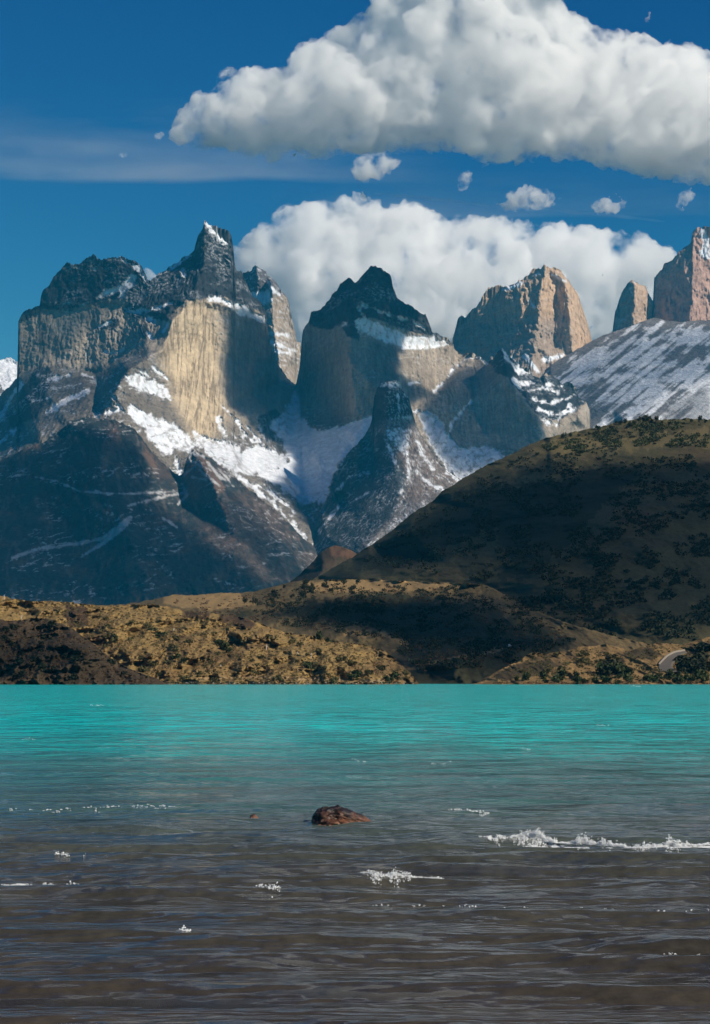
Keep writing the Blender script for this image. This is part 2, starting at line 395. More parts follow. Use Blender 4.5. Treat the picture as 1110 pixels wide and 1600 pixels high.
snow_polys = [
 [(150, 466), (165, 452), (185, 449), (195, 435), (205, 428), (212, 432), (208, 445), (200, 455), (192, 467), (184, 465), (188, 455), (165, 464)],
 [(188, 399), (200, 406), (215, 412), (230, 430), (229, 438), (215, 425), (205, 415), (190, 407)],
 ([(95, 474), (110, 472)], 2.2), ([(125, 476), (136, 473)], 1.8), ([(142, 421), (152, 420)], 1),
 [(321, 345), (333, 354), (350, 361), (359, 368), (357, 381), (345, 378), (332, 366), (325, 360)],
 ([(298, 398), (270, 418), (252, 428)], 1.6), ([(284, 422), (290, 432)], 2.6), ([(200, 486), (235, 484), (268, 473)], 2.6), ([(217, 470), (228, 462)], 2), ([(232, 497), (242, 502)], 2.5),
 [(321, 466), (335, 460), (350, 466), (370, 471), (385, 478), (416, 497), (414, 506), (395, 497), (375, 493), (360, 480), (345, 471), (330, 473)],
 ([(152, 512), (170, 503)], 1.8), ([(76, 592), (108, 586)], 2.2), ([(98, 627), (136, 612)], 3.6), ([(72, 643), (102, 630)], 3.8), ([(-5, 660), (18, 620), (34, 600)], 3.2), ([(0, 690), (30, 668)], 3), ([(156, 545), (172, 551), (192, 546)], 1.2), ([(130, 585), (145, 590)], 2),
 ([(233, 520), (236, 530)], 3), ([(262, 505), (256, 520)], 1.2),
 [(196, 586), (212, 583), (240, 592), (258, 602), (268, 628), (255, 622), (240, 615), (215, 608), (200, 600)], ([(240, 575), (262, 592)], 1.6), ([(215, 575), (235, 590)], 1.4),
 [(195, 632), (215, 637), (240, 650), (262, 658), (278, 666), (292, 680), (304, 694), (296, 708), (272, 700), (270, 712), (262, 715), (245, 700), (232, 685), (225, 670), (205, 655)],
 ([(275, 712), (281, 735), (291, 760)], 3.2), ([(150, 648), (192, 640)], 2.2), ([(178, 622), (195, 645)], 2.5),
 [(303, 674), (338, 685), (362, 692), (378, 703), (405, 694), (430, 704), (453, 718), (448, 730), (432, 738), (400, 741), (369, 737), (345, 725), (324, 710), (308, 694)],
 ([(342, 655), (349, 675)], 5), ([(348, 634), (374, 662), (382, 690)], 2.0), ([(365, 655), (395, 690)], 1.8), ([(385, 665), (410, 695)], 1.6), ([(400, 650), (412, 680), (430, 700)], 1.3),
 ([(369, 742), (400, 765), (425, 785), (450, 812), (476, 840)], 3.6), ([(408, 760), (440, 782), (460, 800)], 2.2),
 [(461, 610), (468, 618), (470, 640), (480, 664), (500, 674), (530, 668), (560, 656), (584, 645), (590, 665), (575, 690), (548, 705), (530, 722), (518, 745), (514, 775), (508, 790), (495, 785), (470, 790), (455, 775), (430, 755), (398, 743), (452, 720), (440, 690), (420, 665), (440, 645), (455, 625)],
 [(655, 645), (668, 640), (690, 655), (700, 680), (715, 697), (745, 700), (765, 697), (790, 712), (790, 740), (745, 760), (722, 750), (700, 735), (680, 705), (665, 680)],
 ([(700, 690), (706, 660), (735, 628)], 1.6), ([(640, 645), (655, 642)], 2),
 [(553, 500), (572.5, 495), (588.7, 502), (611, 513), (627, 518), (647, 525), (680, 524), (703, 539), (685, 545), (660, 546), (631, 544), (601, 533), (579, 526), (564, 519)],
 ([(566, 475), (590, 484), (612, 494)], 2.2), ([(600, 490), (640, 500), (664, 512)], 1.6), ([(560, 480), (570, 496)], 2.4), ([(530, 512), (544, 503)], 1.8),
 ([(699, 588), (715, 571), (735, 557), (747, 556), (760, 566)], 2.2), ([(680, 610), (692, 600)], 1.4), ([(640, 600), (655, 597)], 1.2),
 [(786, 545), (800, 560), (815, 571), (829, 580), (822, 588), (805, 581), (797, 570), (790, 560)], ([(803, 592), (815, 607)], 3), 
 ([(828, 610), (850, 606), (872, 613)], 2.0), ([(835, 624), (860, 631), (888, 621), (903, 612)], 2.0), ([(842, 640), (870, 648), (898, 640)], 2.2), ([(856, 600), (878, 603)], 1.6), ([(818, 600), (832, 598)], 2.4), ([(845, 656), (870, 664)], 2.4), ([(872, 655), (892, 632)], 1.5),
]

WALLS = [[(28, 500), (62, 480), (200, 472), (262, 500), (300, 470), (420, 500), (462, 600), (440, 650), (400, 650), (350, 640), (312, 688), (262, 620), (256, 545), (200, 570), (75, 570), (30, 590)],
         [(484, 505), (548, 498), (600, 488), (700, 525), (700, 590), (655, 640), (500, 662), (463, 640)], [(740, 556), (790, 600), (838, 660), (850, 700), (700, 690), (700, 620)]]
def massif_amp(U, V):
    return 1 - 0.62 * zone(U, V, WALLS, 4, 20, 8)
def massif_snow(U, V):
    return zone(U, V, snow_polys, 6.5, 12, 1.6, seed=5)
def massif_color(U, V, P, N):
    x, z = P[..., 0], P[..., 2]
    n1 = fbm(x / 240, z / 240, x * 0 + 1.1, 5, 0.6)
    vert = fbm(x / 26, z / 330, x * 0 + 8.8, 4, 0.6)
    c = np.ones(U.shape + (3,)) * np.array((0.38, 0.315, 0.245))
    c *= (1 + 0.30 * n1 + 0.30 * vert)[..., None]
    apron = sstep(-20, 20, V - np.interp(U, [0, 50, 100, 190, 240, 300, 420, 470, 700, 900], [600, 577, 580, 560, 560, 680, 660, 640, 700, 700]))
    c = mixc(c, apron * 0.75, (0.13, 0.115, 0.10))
    tb = zone(U, V, lit_band, 8, 30, 16)
    c = c * (1 - tb[..., None]) + tb[..., None] * np.array((0.56, 0.44, 0.29)) * (1 + 0.18 * vert + 0.10 * n1)[..., None]
    crk = sstep(0.45, 0.8, ridged(x / 16, z * 0 + 2, z / 260 + 3, 3, .6)) * (0.35 + 0.4 * tb)
    c = mixc(c, crk * (1 - apron * .7), (0.17, 0.125, 0.085))
    stain = sstep(0.25, 0.8, fbm(x / 95, z / 520, x * 0 + 31, 4, 0.6)) * (1 - tb) * 0.45
    c = mixc(c, stain, (0.10, 0.10, 0.10))
    stain2 = zone(U, V, [[(68, 488), (80, 488), (76, 540), (66, 560), (62, 530)], [(578, 530), (625, 545), (620, 600), (590, 640), (575, 600)]], 6, 30, 5)
    c = mixc(c, stain2 * 0.5, (0.07, 0.08, 0.085))
    sl = zone(U, V, slate_polys, 5, 16, 1.6, seed=2)
    c = mixc(c, sl, SLATE); c *= (1 + 0.9 * sl * fbm(x / 30, z / 22, x * 0 + 4, 5, .7))[..., None]
    sn = massif_snow(U, V)
    poke = ridged(x / 46, P[..., 1] / 200, z / 60 + 9, 4, 0.65)
    sn = sn * (1 - 0.6 * sstep(0.56, 0.74, poke) * (1 - sstep(-8, 14, poly_sd(U, V, [(461, 620), (600, 650), (560, 740), (470, 790), (330, 700), (440, 690)]))))
    # bare ribs through the snow, and dusting on ledges
    rib = sstep(0.35, 0.75, fbm((x + z * 0.6) / 60, z / 240, x * 0 + 17, 4, .62))
    sn = sn * (1 - 0.55 * rib * sstep(640, 700, V))
    patch = sstep(-0.15, 0.25, fbm(x / 210, z / 130, x * 0 + 41, 4, .6))
    thin = sstep(0.66, 0.82, ridged((x + .75 * z) / 95, (z - .35 * x) / 42, x * 0 + 12, 4, .66))
    thin2 = sstep(0.64, 0.80, ridged((x - .2 * z) / 46, z / 20, x * 0 + 22, 4, .66))
    low = sstep(0, 1, apron)
    dust = thin * patch * (0.25 + 0.75 * low) * (1 - tb) * 0.85
    dust2 = thin2 * patch * np.clip(sl * .8 + .35 * low, 0, 1) * 0.45
    crev = sstep(0.66, 0.82, ridged(x / 38 + 3, z / 30, x * 0 + 52, 4, .66)) * (0.3 + 0.4 * low)  # crease shade painted into the rock colour as dark lines
    c = mixc(c, crev * (1 - tb), (0.03, 0.035, 0.04))
    sn = np.maximum(sn, np.maximum(dust, dust2 * (1 - tb)))
    return mixc(np.clip(c, 0.01, 0.9), sn, SNOW)

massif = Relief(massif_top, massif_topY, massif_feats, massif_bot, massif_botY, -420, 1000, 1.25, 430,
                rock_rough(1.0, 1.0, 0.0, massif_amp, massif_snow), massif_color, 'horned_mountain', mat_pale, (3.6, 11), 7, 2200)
tag(massif.o, 'two pale granite horns capped with black slate above a snowy cirque', 'mountain', kind='structure')

# dark ridge in front, below the left horn
rd_top = [(-420, 860), (-250, 800), (-120, 762), (0, 721), (40, 701), (70, 690), (86, 680), (108, 659), (130, 653), (149, 654), (175, 657), (194, 663), (212, 673), (230, 696), (243, 713), (257, 726), (270, 738), (280, 745),
          (286, 739), (290, 722), (296, 709), (303, 702), (315, 708), (330, 718), (345, 729), (360, 741), (392, 768), (428, 795), (450, 817), (473, 840), (493, 858), (500, 880), (520, 930), (560, 990)]
rd_topY = [(-420, 8800), (0, 9300), (150, 9450), (212, 9350), (284, 9320), (303, 9260), (360, 9250), (493, 9050), (560, 9000)]
rd_feats = [
 [(150, 656, 9440), (165, 700, 9000), (150, 750, 8600), (185, 800, 8200), (215, 860, 7700), (230, 930, 7200)],
 [(281, 750, 9300), (288, 790, 8880), (250, 805, 8480), (222, 815, 8300)],
 [(303, 706, 9250), (330, 745, 8750), (350, 790, 8400), (380, 850, 7900), (400, 910, 7500)],
 [(215, 680, 9300), (222, 710, 9080), (245, 745, 8950), (270, 770, 8900)],
 [(160, 840, 8100), (110, 850, 8200), (50, 860, 8000), (0, 880, 7700)],
 [(368, 752, 9180), (400, 810, 8600), (450, 880, 8000)],
 [(-200, 800, 8700), (-100, 870, 8000), (20, 940, 7300)],
 [(86, 682, 9370), (60, 750, 8900), (90, 800, 8550), (120, 848, 8220)],
]
def ridge_color(U, V, P, N):
    x, z = P[..., 0], P[..., 2]
    n1 = fbm(x / 160, z / 120, x * 0 + 3, 5, .6)
    c = np.ones(U.shape + (3,)) * np.array((0.034, 0.042, 0.044))
    br = sstep(-0.05, 0.4, n1 + 0.55 * sstep(280, 420, U) * sstep(980, 720, V) - 0.15 * sstep(260, 100, U))
    c = mixc(c, br * 0.8, (0.100, 0.070, 0.056))
    gully = sstep(0.6, 0.8, ridged(x / 70 + z / 160, z / 260, x * 0 + 6, 4, .66))
    c = mixc(c, gully * 0.45, (0.17, 0.13, 0.11))
    c = c * (1 + .55 * fbm(x / 28, z / 34, x * 0 + 16, 5, .7))[..., None]
    red = zone(U, V, [[(160, 690), (180, 668), (190, 690), (170, 720), (160, 750)], [(222, 690), (240, 715), (250, 740), (228, 720)], ([(135, 765), (150, 790), (175, 806)], 4), ([(205, 870), (212, 940)], 8), [(284, 745), (300, 704), (330, 722), (350, 760), (330, 790), (300, 780)], ([(345, 790), (365, 840)], 6), [(40, 690), (62, 686), (60, 700), (36, 705)]], 6, 14, 3)
    c = mixc(c, red * 0.8, (0.17, 0.105, 0.075))
    sn = zone(U, V, [([(20, 872), (60, 857), (110, 851), (160, 842), (180, 825)], 2.4), [(160, 845), (185, 820), (200, 806), (207, 806), (200, 822), (165, 850), (120, 875)],
                     ([(25, 742), (48, 741)], 0.9), ([(55, 745), (90, 752), (125, 768), (168, 771), (215, 771), (270, 768)], 0.8), ([(150, 768), (170, 772)], 1.6), ([(286, 757), (291, 775), (278, 788)], 2.0), ([(325, 722), (342, 745), (352, 750)], 1.8), ([(255, 810), (275, 823)], 2.0), ([(297, 720), (330, 735)], 1.3), ([(290, 722), (300, 706), (318, 714)], 2.2), ([(288, 742), (306, 728)], 1.8), ([(300, 745), (322, 750)], 1.5), ([(312, 735), (345, 760)], 1.6),
                     ([(345, 735), (365, 760)], 1.0), ([(286, 770), (240, 780), (200, 790)], 1.5)], 3.4, 9, 1.4)
    patch = sstep(-0.05, 0.3, fbm(x / 220, z / 120, x * 0 + 41, 4, .6))
    fle = sstep(0.68, 0.84, ridged((x + .8 * z) / 90, (z - .45 * x) / 34, x * 0 + 15, 4, .66)) * patch * .75
    fle = np.maximum(fle, sstep(0.66, 0.82, ridged((x - .9 * z) / 60, (z + .6 * x) / 30, x * 0 + 25, 4, .66)) * .75 * sstep(70, 0, V - np.interp(U, [290, 493], [705, 858])) * sstep(285, 300, U) * sstep(-.1, .2, n1))
    c = mixc(np.clip(c, 0.012, 0.5), np.maximum(sn * 0.75, fle), (0.62, 0.62, 0.63))
    return c
ridge = Relief(rd_top, rd_topY, rd_feats, [(-420, 985), (560, 1000)], [(-420, 6800), (0, 6900), (300, 7000), (560, 7400)], -420, 560, 1.25, 300,
               rock_rough(1.0, 0.3, 5.0), ridge_color, 'dark_mountain_ridge', mat_rock, (3, 9), 22, 1500)
tag(ridge.o, 'dark slate and brown mountain ridge in front of the horned mountain', 'mountain', kind='structure')

# pyramid spur with a square pinnacle
py_top = [(440, 905), (480, 860), (494, 838), (505, 805), (522, 770), (533, 735), (544, 708), (556, 697), (569, 682), (577, 670), (581, 658), (583, 640), (585, 621), (588, 610), (592, 603), (597, 600), (603, 597), (615, 595), (622, 596), (626, 600),
          (629, 612), (638, 619), (641, 630), (645, 645), (649, 660), (652, 668), (661, 687), (674, 708), (688, 727), (706, 741), (722, 752), (745, 780), (800, 850)]
py_feats = [
 [(606, 600, 9980), (606, 650, 9950), (603, 700, 9750), (618, 740, 9500), (628, 780, 9200), (600, 820, 8900), (560, 870, 8600)],
 [(588, 612, 10080), (584, 665, 10050), (570, 720, 9950), (545, 770, 9700), (510, 840, 9250)],
 [(629, 614, 10000), (640, 660, 9960), (660, 710, 9820), (690, 760, 9600)],
 [(628, 782, 9200), (680, 800, 9000)],
 [(522, 772, 9850), (560, 800, 9350)],
]
def pyr_color(U, V, P, N):
    x, z = P[..., 0], P[..., 2]
    n1 = fbm(x / 90, z / 90, x * 0 + 3, 5, .6)
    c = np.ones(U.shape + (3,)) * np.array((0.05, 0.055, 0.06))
    right = sstep(-10, 10, U - np.interp(V, [595, 650, 700, 745, 800, 860], [640, 606, 604, 640, 620, 560]) + 14 * n1)  # lit right side and shaded left side painted into the rock colour
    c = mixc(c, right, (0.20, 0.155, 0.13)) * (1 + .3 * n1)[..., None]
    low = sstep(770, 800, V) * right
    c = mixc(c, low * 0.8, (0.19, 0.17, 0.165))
    shelf = zone(U, V, [[(560, 690), (584, 640), (590, 700), (570, 730), (545, 710)]], 6, 15, 4)
    c = mixc(c, shelf * .7, (0.13, 0.115, 0.10))
    c = mixc(c, zone(U, V, [[(580, 605), (645, 600), (650, 650), (625, 655), (605, 655), (580, 660)]], 3, 12, 3), (0.045, 0.04, 0.04))
    sn = zone(U, V, [([(590, 600), (628, 600)], 3.4), ([(627, 612), (640, 620)], 2), ([(618, 600), (625, 640)], 1.1), [(605, 672), (625, 668), (642, 672), (640, 698), (632, 712), (615, 692), (606, 684)],
                     ([(604, 688), (620, 728)], 2.0), ([(655, 702), (676, 732)], 2.4), ([(650, 735), (672, 757), (692, 766)], 2.8), ([(612, 655), (640, 652)], 1.6), ([(636, 700), (640, 740), (626, 770)], 2), ([(652, 690), (662, 705)], 2.2),
                     ([(700, 738), (722, 752)], 3.4), ([(522, 772), (545, 745), (575, 738)], 2.2), ([(548, 785), (575, 770)], 2), ([(500, 830), (530, 790)], 2.4)], 4.5, 9, 1.4)
    fl = sstep(0.60, 0.78, ridged((x + .9 * z) / 56, (z - .8 * x) / 26, x * 0 + 7, 4, .66)) * (0.55 + 0.45 * right) * sstep(640, 690, V) * sstep(-.25, .2, n1)
    crev = sstep(0.62, 0.8, ridged(x / 30 + 3, z / 30, x * 0 + 52, 4, .66)) * .7  # shaded creases painted dark into the spur's colour
    c = mixc(c, crev, (0.03, 0.03, 0.032))
    sn = sn * (1 - .85 * sstep(.50, .66, ridged(x / 34, z / 26, x * 0 + 33, 4, .66)))
    fl = np.maximum(fl, sstep(.62, .78, ridged(x / 24, z / 12, x * 0 + 43, 4, .66)) * .7 * sstep(0, 14, U - 596) * sstep(700, 640, V))
    c = mixc(np.clip(c, 0.012, .6), np.maximum(sn, fl * 0.8), SNOW)
    return c
pyr = Relief(py_top, [(440, 9100), (494, 9500), (569, 10050), (585, 10100), (605, 10000), (629, 10050), (661, 10050), (722, 10000), (800, 9800)], py_feats, [(440, 960), (800, 960)], [(440, 8300), (800, 8500)], 440, 800, 1.1, 260,
             rock_rough(0.75, 0.4, 9.0), pyr_color, 'pyramid_spur', mat_rock, (2.6, 7), 4, 900)
tag(pyr.o, 'steep pyramid spur with a square dark pinnacle and snow streaks', 'mountain', kind='structure')

# ---- far granite
def granite_color(base, snow_list, ledge=0.3, seed=0, band=None):
    def f(U, V, P, N):
        x, z = P[..., 0], P[..., 2]
        n1 = fbm(x / 200, z / 200, x * 0 + seed, 5, .6); vert = fbm(x / 34, z / 420, x * 0 + seed + 4, 4, .6)
        c = np.ones(U.shape + (3,)) * np.array(base) * (1 + .22 * n1 + .22 * vert)[..., None]
        if band: c = band(c, U, V, x, z, n1)
        sn = zone(U, V, snow_list, 4.5, 10, 1.5, seed=seed)
        lg = sstep(0.66, 0.84, ridged(x / 110, z / 30, x * 0 + seed + 9, 4, .66)) * ledge * 2
        crk = sstep(0.6, 0.8, ridged(x / 26, z / 150, x * 0 + seed + 19, 4, .66)) * .5
        c = mixc(c, crk, (base[0] * .35, base[1] * .33, base[2] * .33))
        return mixc(np.clip(c, .02, .8), np.maximum(sn, lg), SNOW)
    return f

sp_top = [(366, 600), (370, 450), (379, 428), (385, 426), (392, 423), (395, 418), (403, 416), (408, 421), (415, 424), (418, 431), (425, 435), (434, 444), (437, 452), (446, 460), (451, 471), (454, 487), (457, 500), (461, 517), (464, 535), (470, 536), (471, 549), (476, 590), (485, 700)]
def sp_band(c, U, V, x, z, n1):
    dark = sstep(-6, 6, 460 - V + 8 * n1)
    return mixc(c, dark, (0.11, 0.105, 0.11))
spire = Relief(sp_top, [(366, 13100), (403, 12900), (450, 13000), (485, 13300)], [[(425, 440, 12800), (430, 520, 12700), (445, 620, 12600)], [(403, 420, 12850), (405, 500, 12800)]], [(366, 760), (485, 760)], [(366, 12400), (485, 12400)], 366, 485, 1.0, 220,
               rock_rough(0.9, 1.0, 13.0), granite_color((0.36, 0.29, 0.22), [[(392, 458), (420, 452), (425, 470), (408, 478), (396, 468)], [(418, 440), (432, 452), (438, 462), (425, 458)], ([(424, 520), (450, 524)], 2.5), ([(425, 535), (440, 540), (462, 548)], 2.5), ([(430, 549), (455, 552)], 1.5)], 0.3, 3, sp_band),
               'granite_spire', mat_pale, (3, 6), 3, 900)
tag(spire.o, 'distant snow dusted granite spire seen through the notch between the horns', 'mountain', kind='structure')

tw_top = [(690, 640), (700, 560), (705, 537), (711, 518), (716, 497), (722, 495), (728, 497), (734, 489), (743, 481), (750, 472), (757, 460), (763, 452), (771, 449), (779, 445), (788, 450), (796, 446), (804, 443), (823, 433), (830, 426), (835, 419), (843, 421), (852, 414),
          (860, 420), (866, 419), (877, 423), (885, 435), (893, 445), (900, 456), (905, 464), (909, 475), (912, 485), (916, 498), (920, 510), (925, 530), (932, 560), (950, 640)]
def tw_band(c, U, V, x, z, n1):
    g = sstep(-8, 8, V - (498 + 6 * np.sin(U / 30)) + 6 * n1) * sstep(900, 880, U)  # shade on the lower left face painted into the granite colour
    c = mixc(c, g * 0.6, (0.26, 0.225, 0.20))
    return c
tower = Relief(tw_top, [(690, 14300), (705, 14200), (780, 14030), (852, 13900), (893, 14100), (925, 14450), (950, 14700)],
               [[(852, 417, 13880), (846, 470, 13840), (838, 530, 13800), (830, 600, 13600)], [(885, 437, 13980), (893, 500, 13950), (896, 560, 13900)], [(780, 450, 14100), (772, 540, 14050)], [(868, 470, 14060), (868, 540, 13980)]],
               [(690, 680), (950, 680)], [(690, 13500), (950, 13500)], 690, 950, 1.1, 190, rock_rough(0.9, 1.3, 21.0),
               granite_color((0.56, 0.385, 0.25), [([(770, 452), (790, 452)], 1.5), ([(795, 450), (815, 442)], 3), ([(835, 430), (850, 424)], 1.5), ([(858, 426), (885, 440)], 1.3), ([(828, 470), (836, 480)], 2), ([(850, 562), (880, 556)], 4), ([(820, 555), (840, 580)], 3), ([(800, 560), (815, 580)], 2)], 0.10, 8, tw_band),
               'broad_granite_tower', mat_pale, (3.4, 7), 4, 1100)
tag(tower.o, 'broad orange granite tower with a rounded crown behind the spur', 'mountain', kind='structure')

th_top = [(945, 560), (955, 527), (957, 520), (961, 491), (967, 472), (972, 456), (982, 443), (988, 437), (993, 441), (998, 444), (1009, 446), (1013, 456), (1017, 464), (1022, 472), (1027, 490), (1035, 540)]
thumb = Relief(th_top, [(945, 14850), (988, 14700), (1035, 14950)], [[(992, 442, 14650), (990, 520, 14600)]], [(945, 600), (1035, 600)], [(945, 14500), (1035, 14500)], 945, 1035, 1.0, 110, rock_rough(0.9, 1.3, 31.0),
               granite_color((0.52, 0.365, 0.25), [([(985, 450), (990, 462)], 1.3)], 0.16, 11), 'granite_thumb', mat_pale, (3, 5), 3, 700)
tag(thumb.o, 'small rounded granite thumb between the two bigger towers', 'mountain', kind='structure')

bt_top = [(1015, 560), (1022, 520), (1022.5, 434), (1034, 423), (1038, 412), (1048, 410), (1055, 402), (1061, 394), (1071, 387), (1079, 381), (1083, 363), (1091, 355.5), (1110, 355), (1130, 362), (1150, 390), (1175, 405), (1200, 450), (1215, 540)]
def bt_band(c, U, V, x, z, n1):
    return mixc(c, sstep(-1, 1, fbm(x / 160, z / 60, x * 0 + 2, 4)) * 0.3, (0.45, 0.27, 0.22))
bigt = Relief(bt_top, [(1015, 14900), (1022, 14850), (1080, 14700), (1110, 14650), (1215, 15100)], [[(1083, 370, 14650), (1082, 440, 14600), (1080, 520, 14550)]], [(1015, 600), (1215, 600)], [(1015, 14500), (1215, 14500)], 1015, 1215, 1.1, 150, rock_rough(0.8, 1.2, 41.0),
              granite_color((0.52, 0.33, 0.25), [[(1093, 362), (1105, 366), (1110, 372), (1110, 404), (1100, 404), (1094, 395), (1100, 380)], ([(1096, 360), (1104, 364)], 2)], 0.06, 14, bt_band), 'tall_granite_tower', mat_pale, (2.6, 6), 3, 1100)
tag(bigt.o, 'tall pinkish granite tower rising at the edge of the view', 'mountain', kind='structure')

# long snow slope below the towers
ss_top = [(800, 640), (820, 606), (838, 592), (850, 579), (862, 570), (880, 559), (900, 547), (925, 533), (940, 526), (957, 519), (985, 510), (1005, 502), (1022, 496), (1040, 501), (1060, 503), (1085, 502), (1110, 500), (1180, 512), (1300, 560), (1500, 640)]
def ss_color(U, V, P, N):
    x, z = P[..., 0], P[..., 2]
    d1 = (x * 0.55 + z * 0.9); d2 = (x * 0.9 - z * 0.55)
    # streaks run down to the left, roughly along the line of fall
    a = (U * 0.62 + V * 0.78); b = (U * 0.78 - V * 0.62)
    st = fbm(a / 9, b / 90, a * 0 + 2, 5, .62) + 0.35 * fbm(a / 40, b / 60, a * 0 + 12, 4, .6)
    topbare = sstep(28, -5, V - np.interp(U, [800, 925, 1022, 1110], [600, 533, 500, 502]))
    irr = ridged(x / 260, z / 120, x * 0 + 61, 5, .62) - .5
    sn = sstep(-0.12, 0.2, st + 0.24 + .55 * fbm(x / 420, z / 160, x * 0 + 71, 5, .6) - .6 * np.clip(irr, 0, 1) - 0.55 * topbare - 0.25 * sstep(1000, 900, U) * sstep(600, 640, V))
    c = np.ones(U.shape + (3,)) * np.array((0.17, 0.15, 0.145)) * (1 + .25 * st)[..., None]
    bare = zone(U, V, [[(915, 600), (935, 590), (950, 600), (930, 625), (905, 640), (900, 620)], [(1030, 640), (1110, 600), (1110, 660), (1040, 660)]], 8, 18, 6)
    sn = sn * (1 - 0.6 * bare)
    return mixc(np.clip(c, .02, .5), sn * 0.95, (0.80, 0.82, 0.86))
def ss_rough(U, V, x, y, z):
    a = (U * 0.62 + V * 0.78); b = (U * 0.78 - V * 0.62)
    return -ridged(a / 34, b / 260, a * 0 + 5, 4, .55) * 40 - fbm(x / 40, y / 90, z / 40, 4, .6) * 8
snowslope = Relief(ss_top, [(800, 14000), (862, 13700), (925, 14000), (1022, 14300), (1110, 14400), (1500, 14600)], [[(925, 600, 12900), (1000, 580, 13200), (1110, 560, 13500)], [(860, 640, 12400), (960, 640, 12350), (1110, 640, 12300)], [(1110, 600, 12800), (1040, 640, 12300), (990, 665, 12000)]],
                   [(800, 760), (1500, 760)], [(800, 11800), (1500, 11400)], 800, 1500, 1.4, 170, ss_rough, ss_color, 'snow_slope_mountain', mat_rock, (1.5, 10), 2, 1500)
tag(snowslope.o, 'long snow streaked mountain slope below the granite towers', 'mountain', kind='structure')

fs = Relief([(-420, 610), (-200, 560), (-90, 575), (-40, 548), (-20, 560), (0, 563), (12, 560), (22, 561), (40, 575), (80, 620)], [(-420, 14500), (80, 14500)], [[(-20, 600, 14100), (10, 640, 13900)]], [(-420, 720), (80, 720)], [(-420, 13300), (80, 13300)], -420, 80, 1.5, 90,
            rock_rough(1.0, 0.4, 51.0), granite_color((0.14, 0.13, 0.13), [[(-430, 500), (90, 500), (40, 590), (10, 612), (-10, 590), (-430, 640)]], 0.6, 17), 'far_snow_mountain', mat_rock, (3, 9), 2, 1200)
tag(fs.o, 'far snowy mountain half hidden behind the sheer left wall', 'mountain', kind='structure')
# ------------------------------------------------------------------ hills and shores
GOLD = (0.33, 0.215, 0.085)
OLIVE = (0.085, 0.075, 0.030)
DKGREEN = (0.030, 0.038, 0.016)
SOIL = (0.10, 0.062, 0.038)
mat_hill = mat_vcol('hillside_grass_and_soil', 0.95, 0.35, 1.2, 0.6, 0.1, 0.35, 0.25)

def hill_rough(A, lam, seed=0.0, r=0.0):
    def f(U, V, x, y, z):
        o = fbm(x / lam + seed, z / (lam * 0.45), x * 0 + seed, 5, 0.55) * A
        if r: o = o - r * ridged(x / (lam * 0.45), z / (lam * 0.4), x * 0 + seed + 3, 4, .55)
        return o
    return f

def hill_color(gold, dark, bare, dark_amt, lam, zones=(), seed=0, u2v=1.4):
    def f(U, V, P, N):
        x, z = P[..., 0], P[..., 2]
        a = fbm(x / lam, z / lam * u2v, x * 0 + seed, 6, .62); b = fbm(x / (lam * 3), z / (lam * 3) * u2v, x * 0 + seed + 8, 4, .6)
        d = fbm(x / (lam * .35), z / (lam * .35) * u2v, x * 0 + seed + 5, 4, .65)
        c = np.ones(U.shape + (3,)) * np.array(gold) * (1 + .25 * a + .25 * d)[..., None]
        c = mixc(c, sstep(0.0, 0.6, b + 0.4 * a) * 0.7, bare)
        c = mixc(c, sstep(0.25 - dark_amt, 0.75 - dark_amt, a * 0.6 + b * 0.5 + d * 0.25) * 0.9, dark)
        e_ = fbm(x / (lam * .14), z / (lam * .14) * u2v, x * 0 + seed + 25, 4, .65)
        c = mixc(c, sstep(0.12, 0.45, e_ + .3 * a) * 0.55, dark)
        for polys, col, wob, amt in zones:
            m = zone(U, V, polys, wob, 14, 2, seed=seed) * amt
            c = mixc(c, m, col)
        return np.clip(c, 0.008, 0.6)
    return f

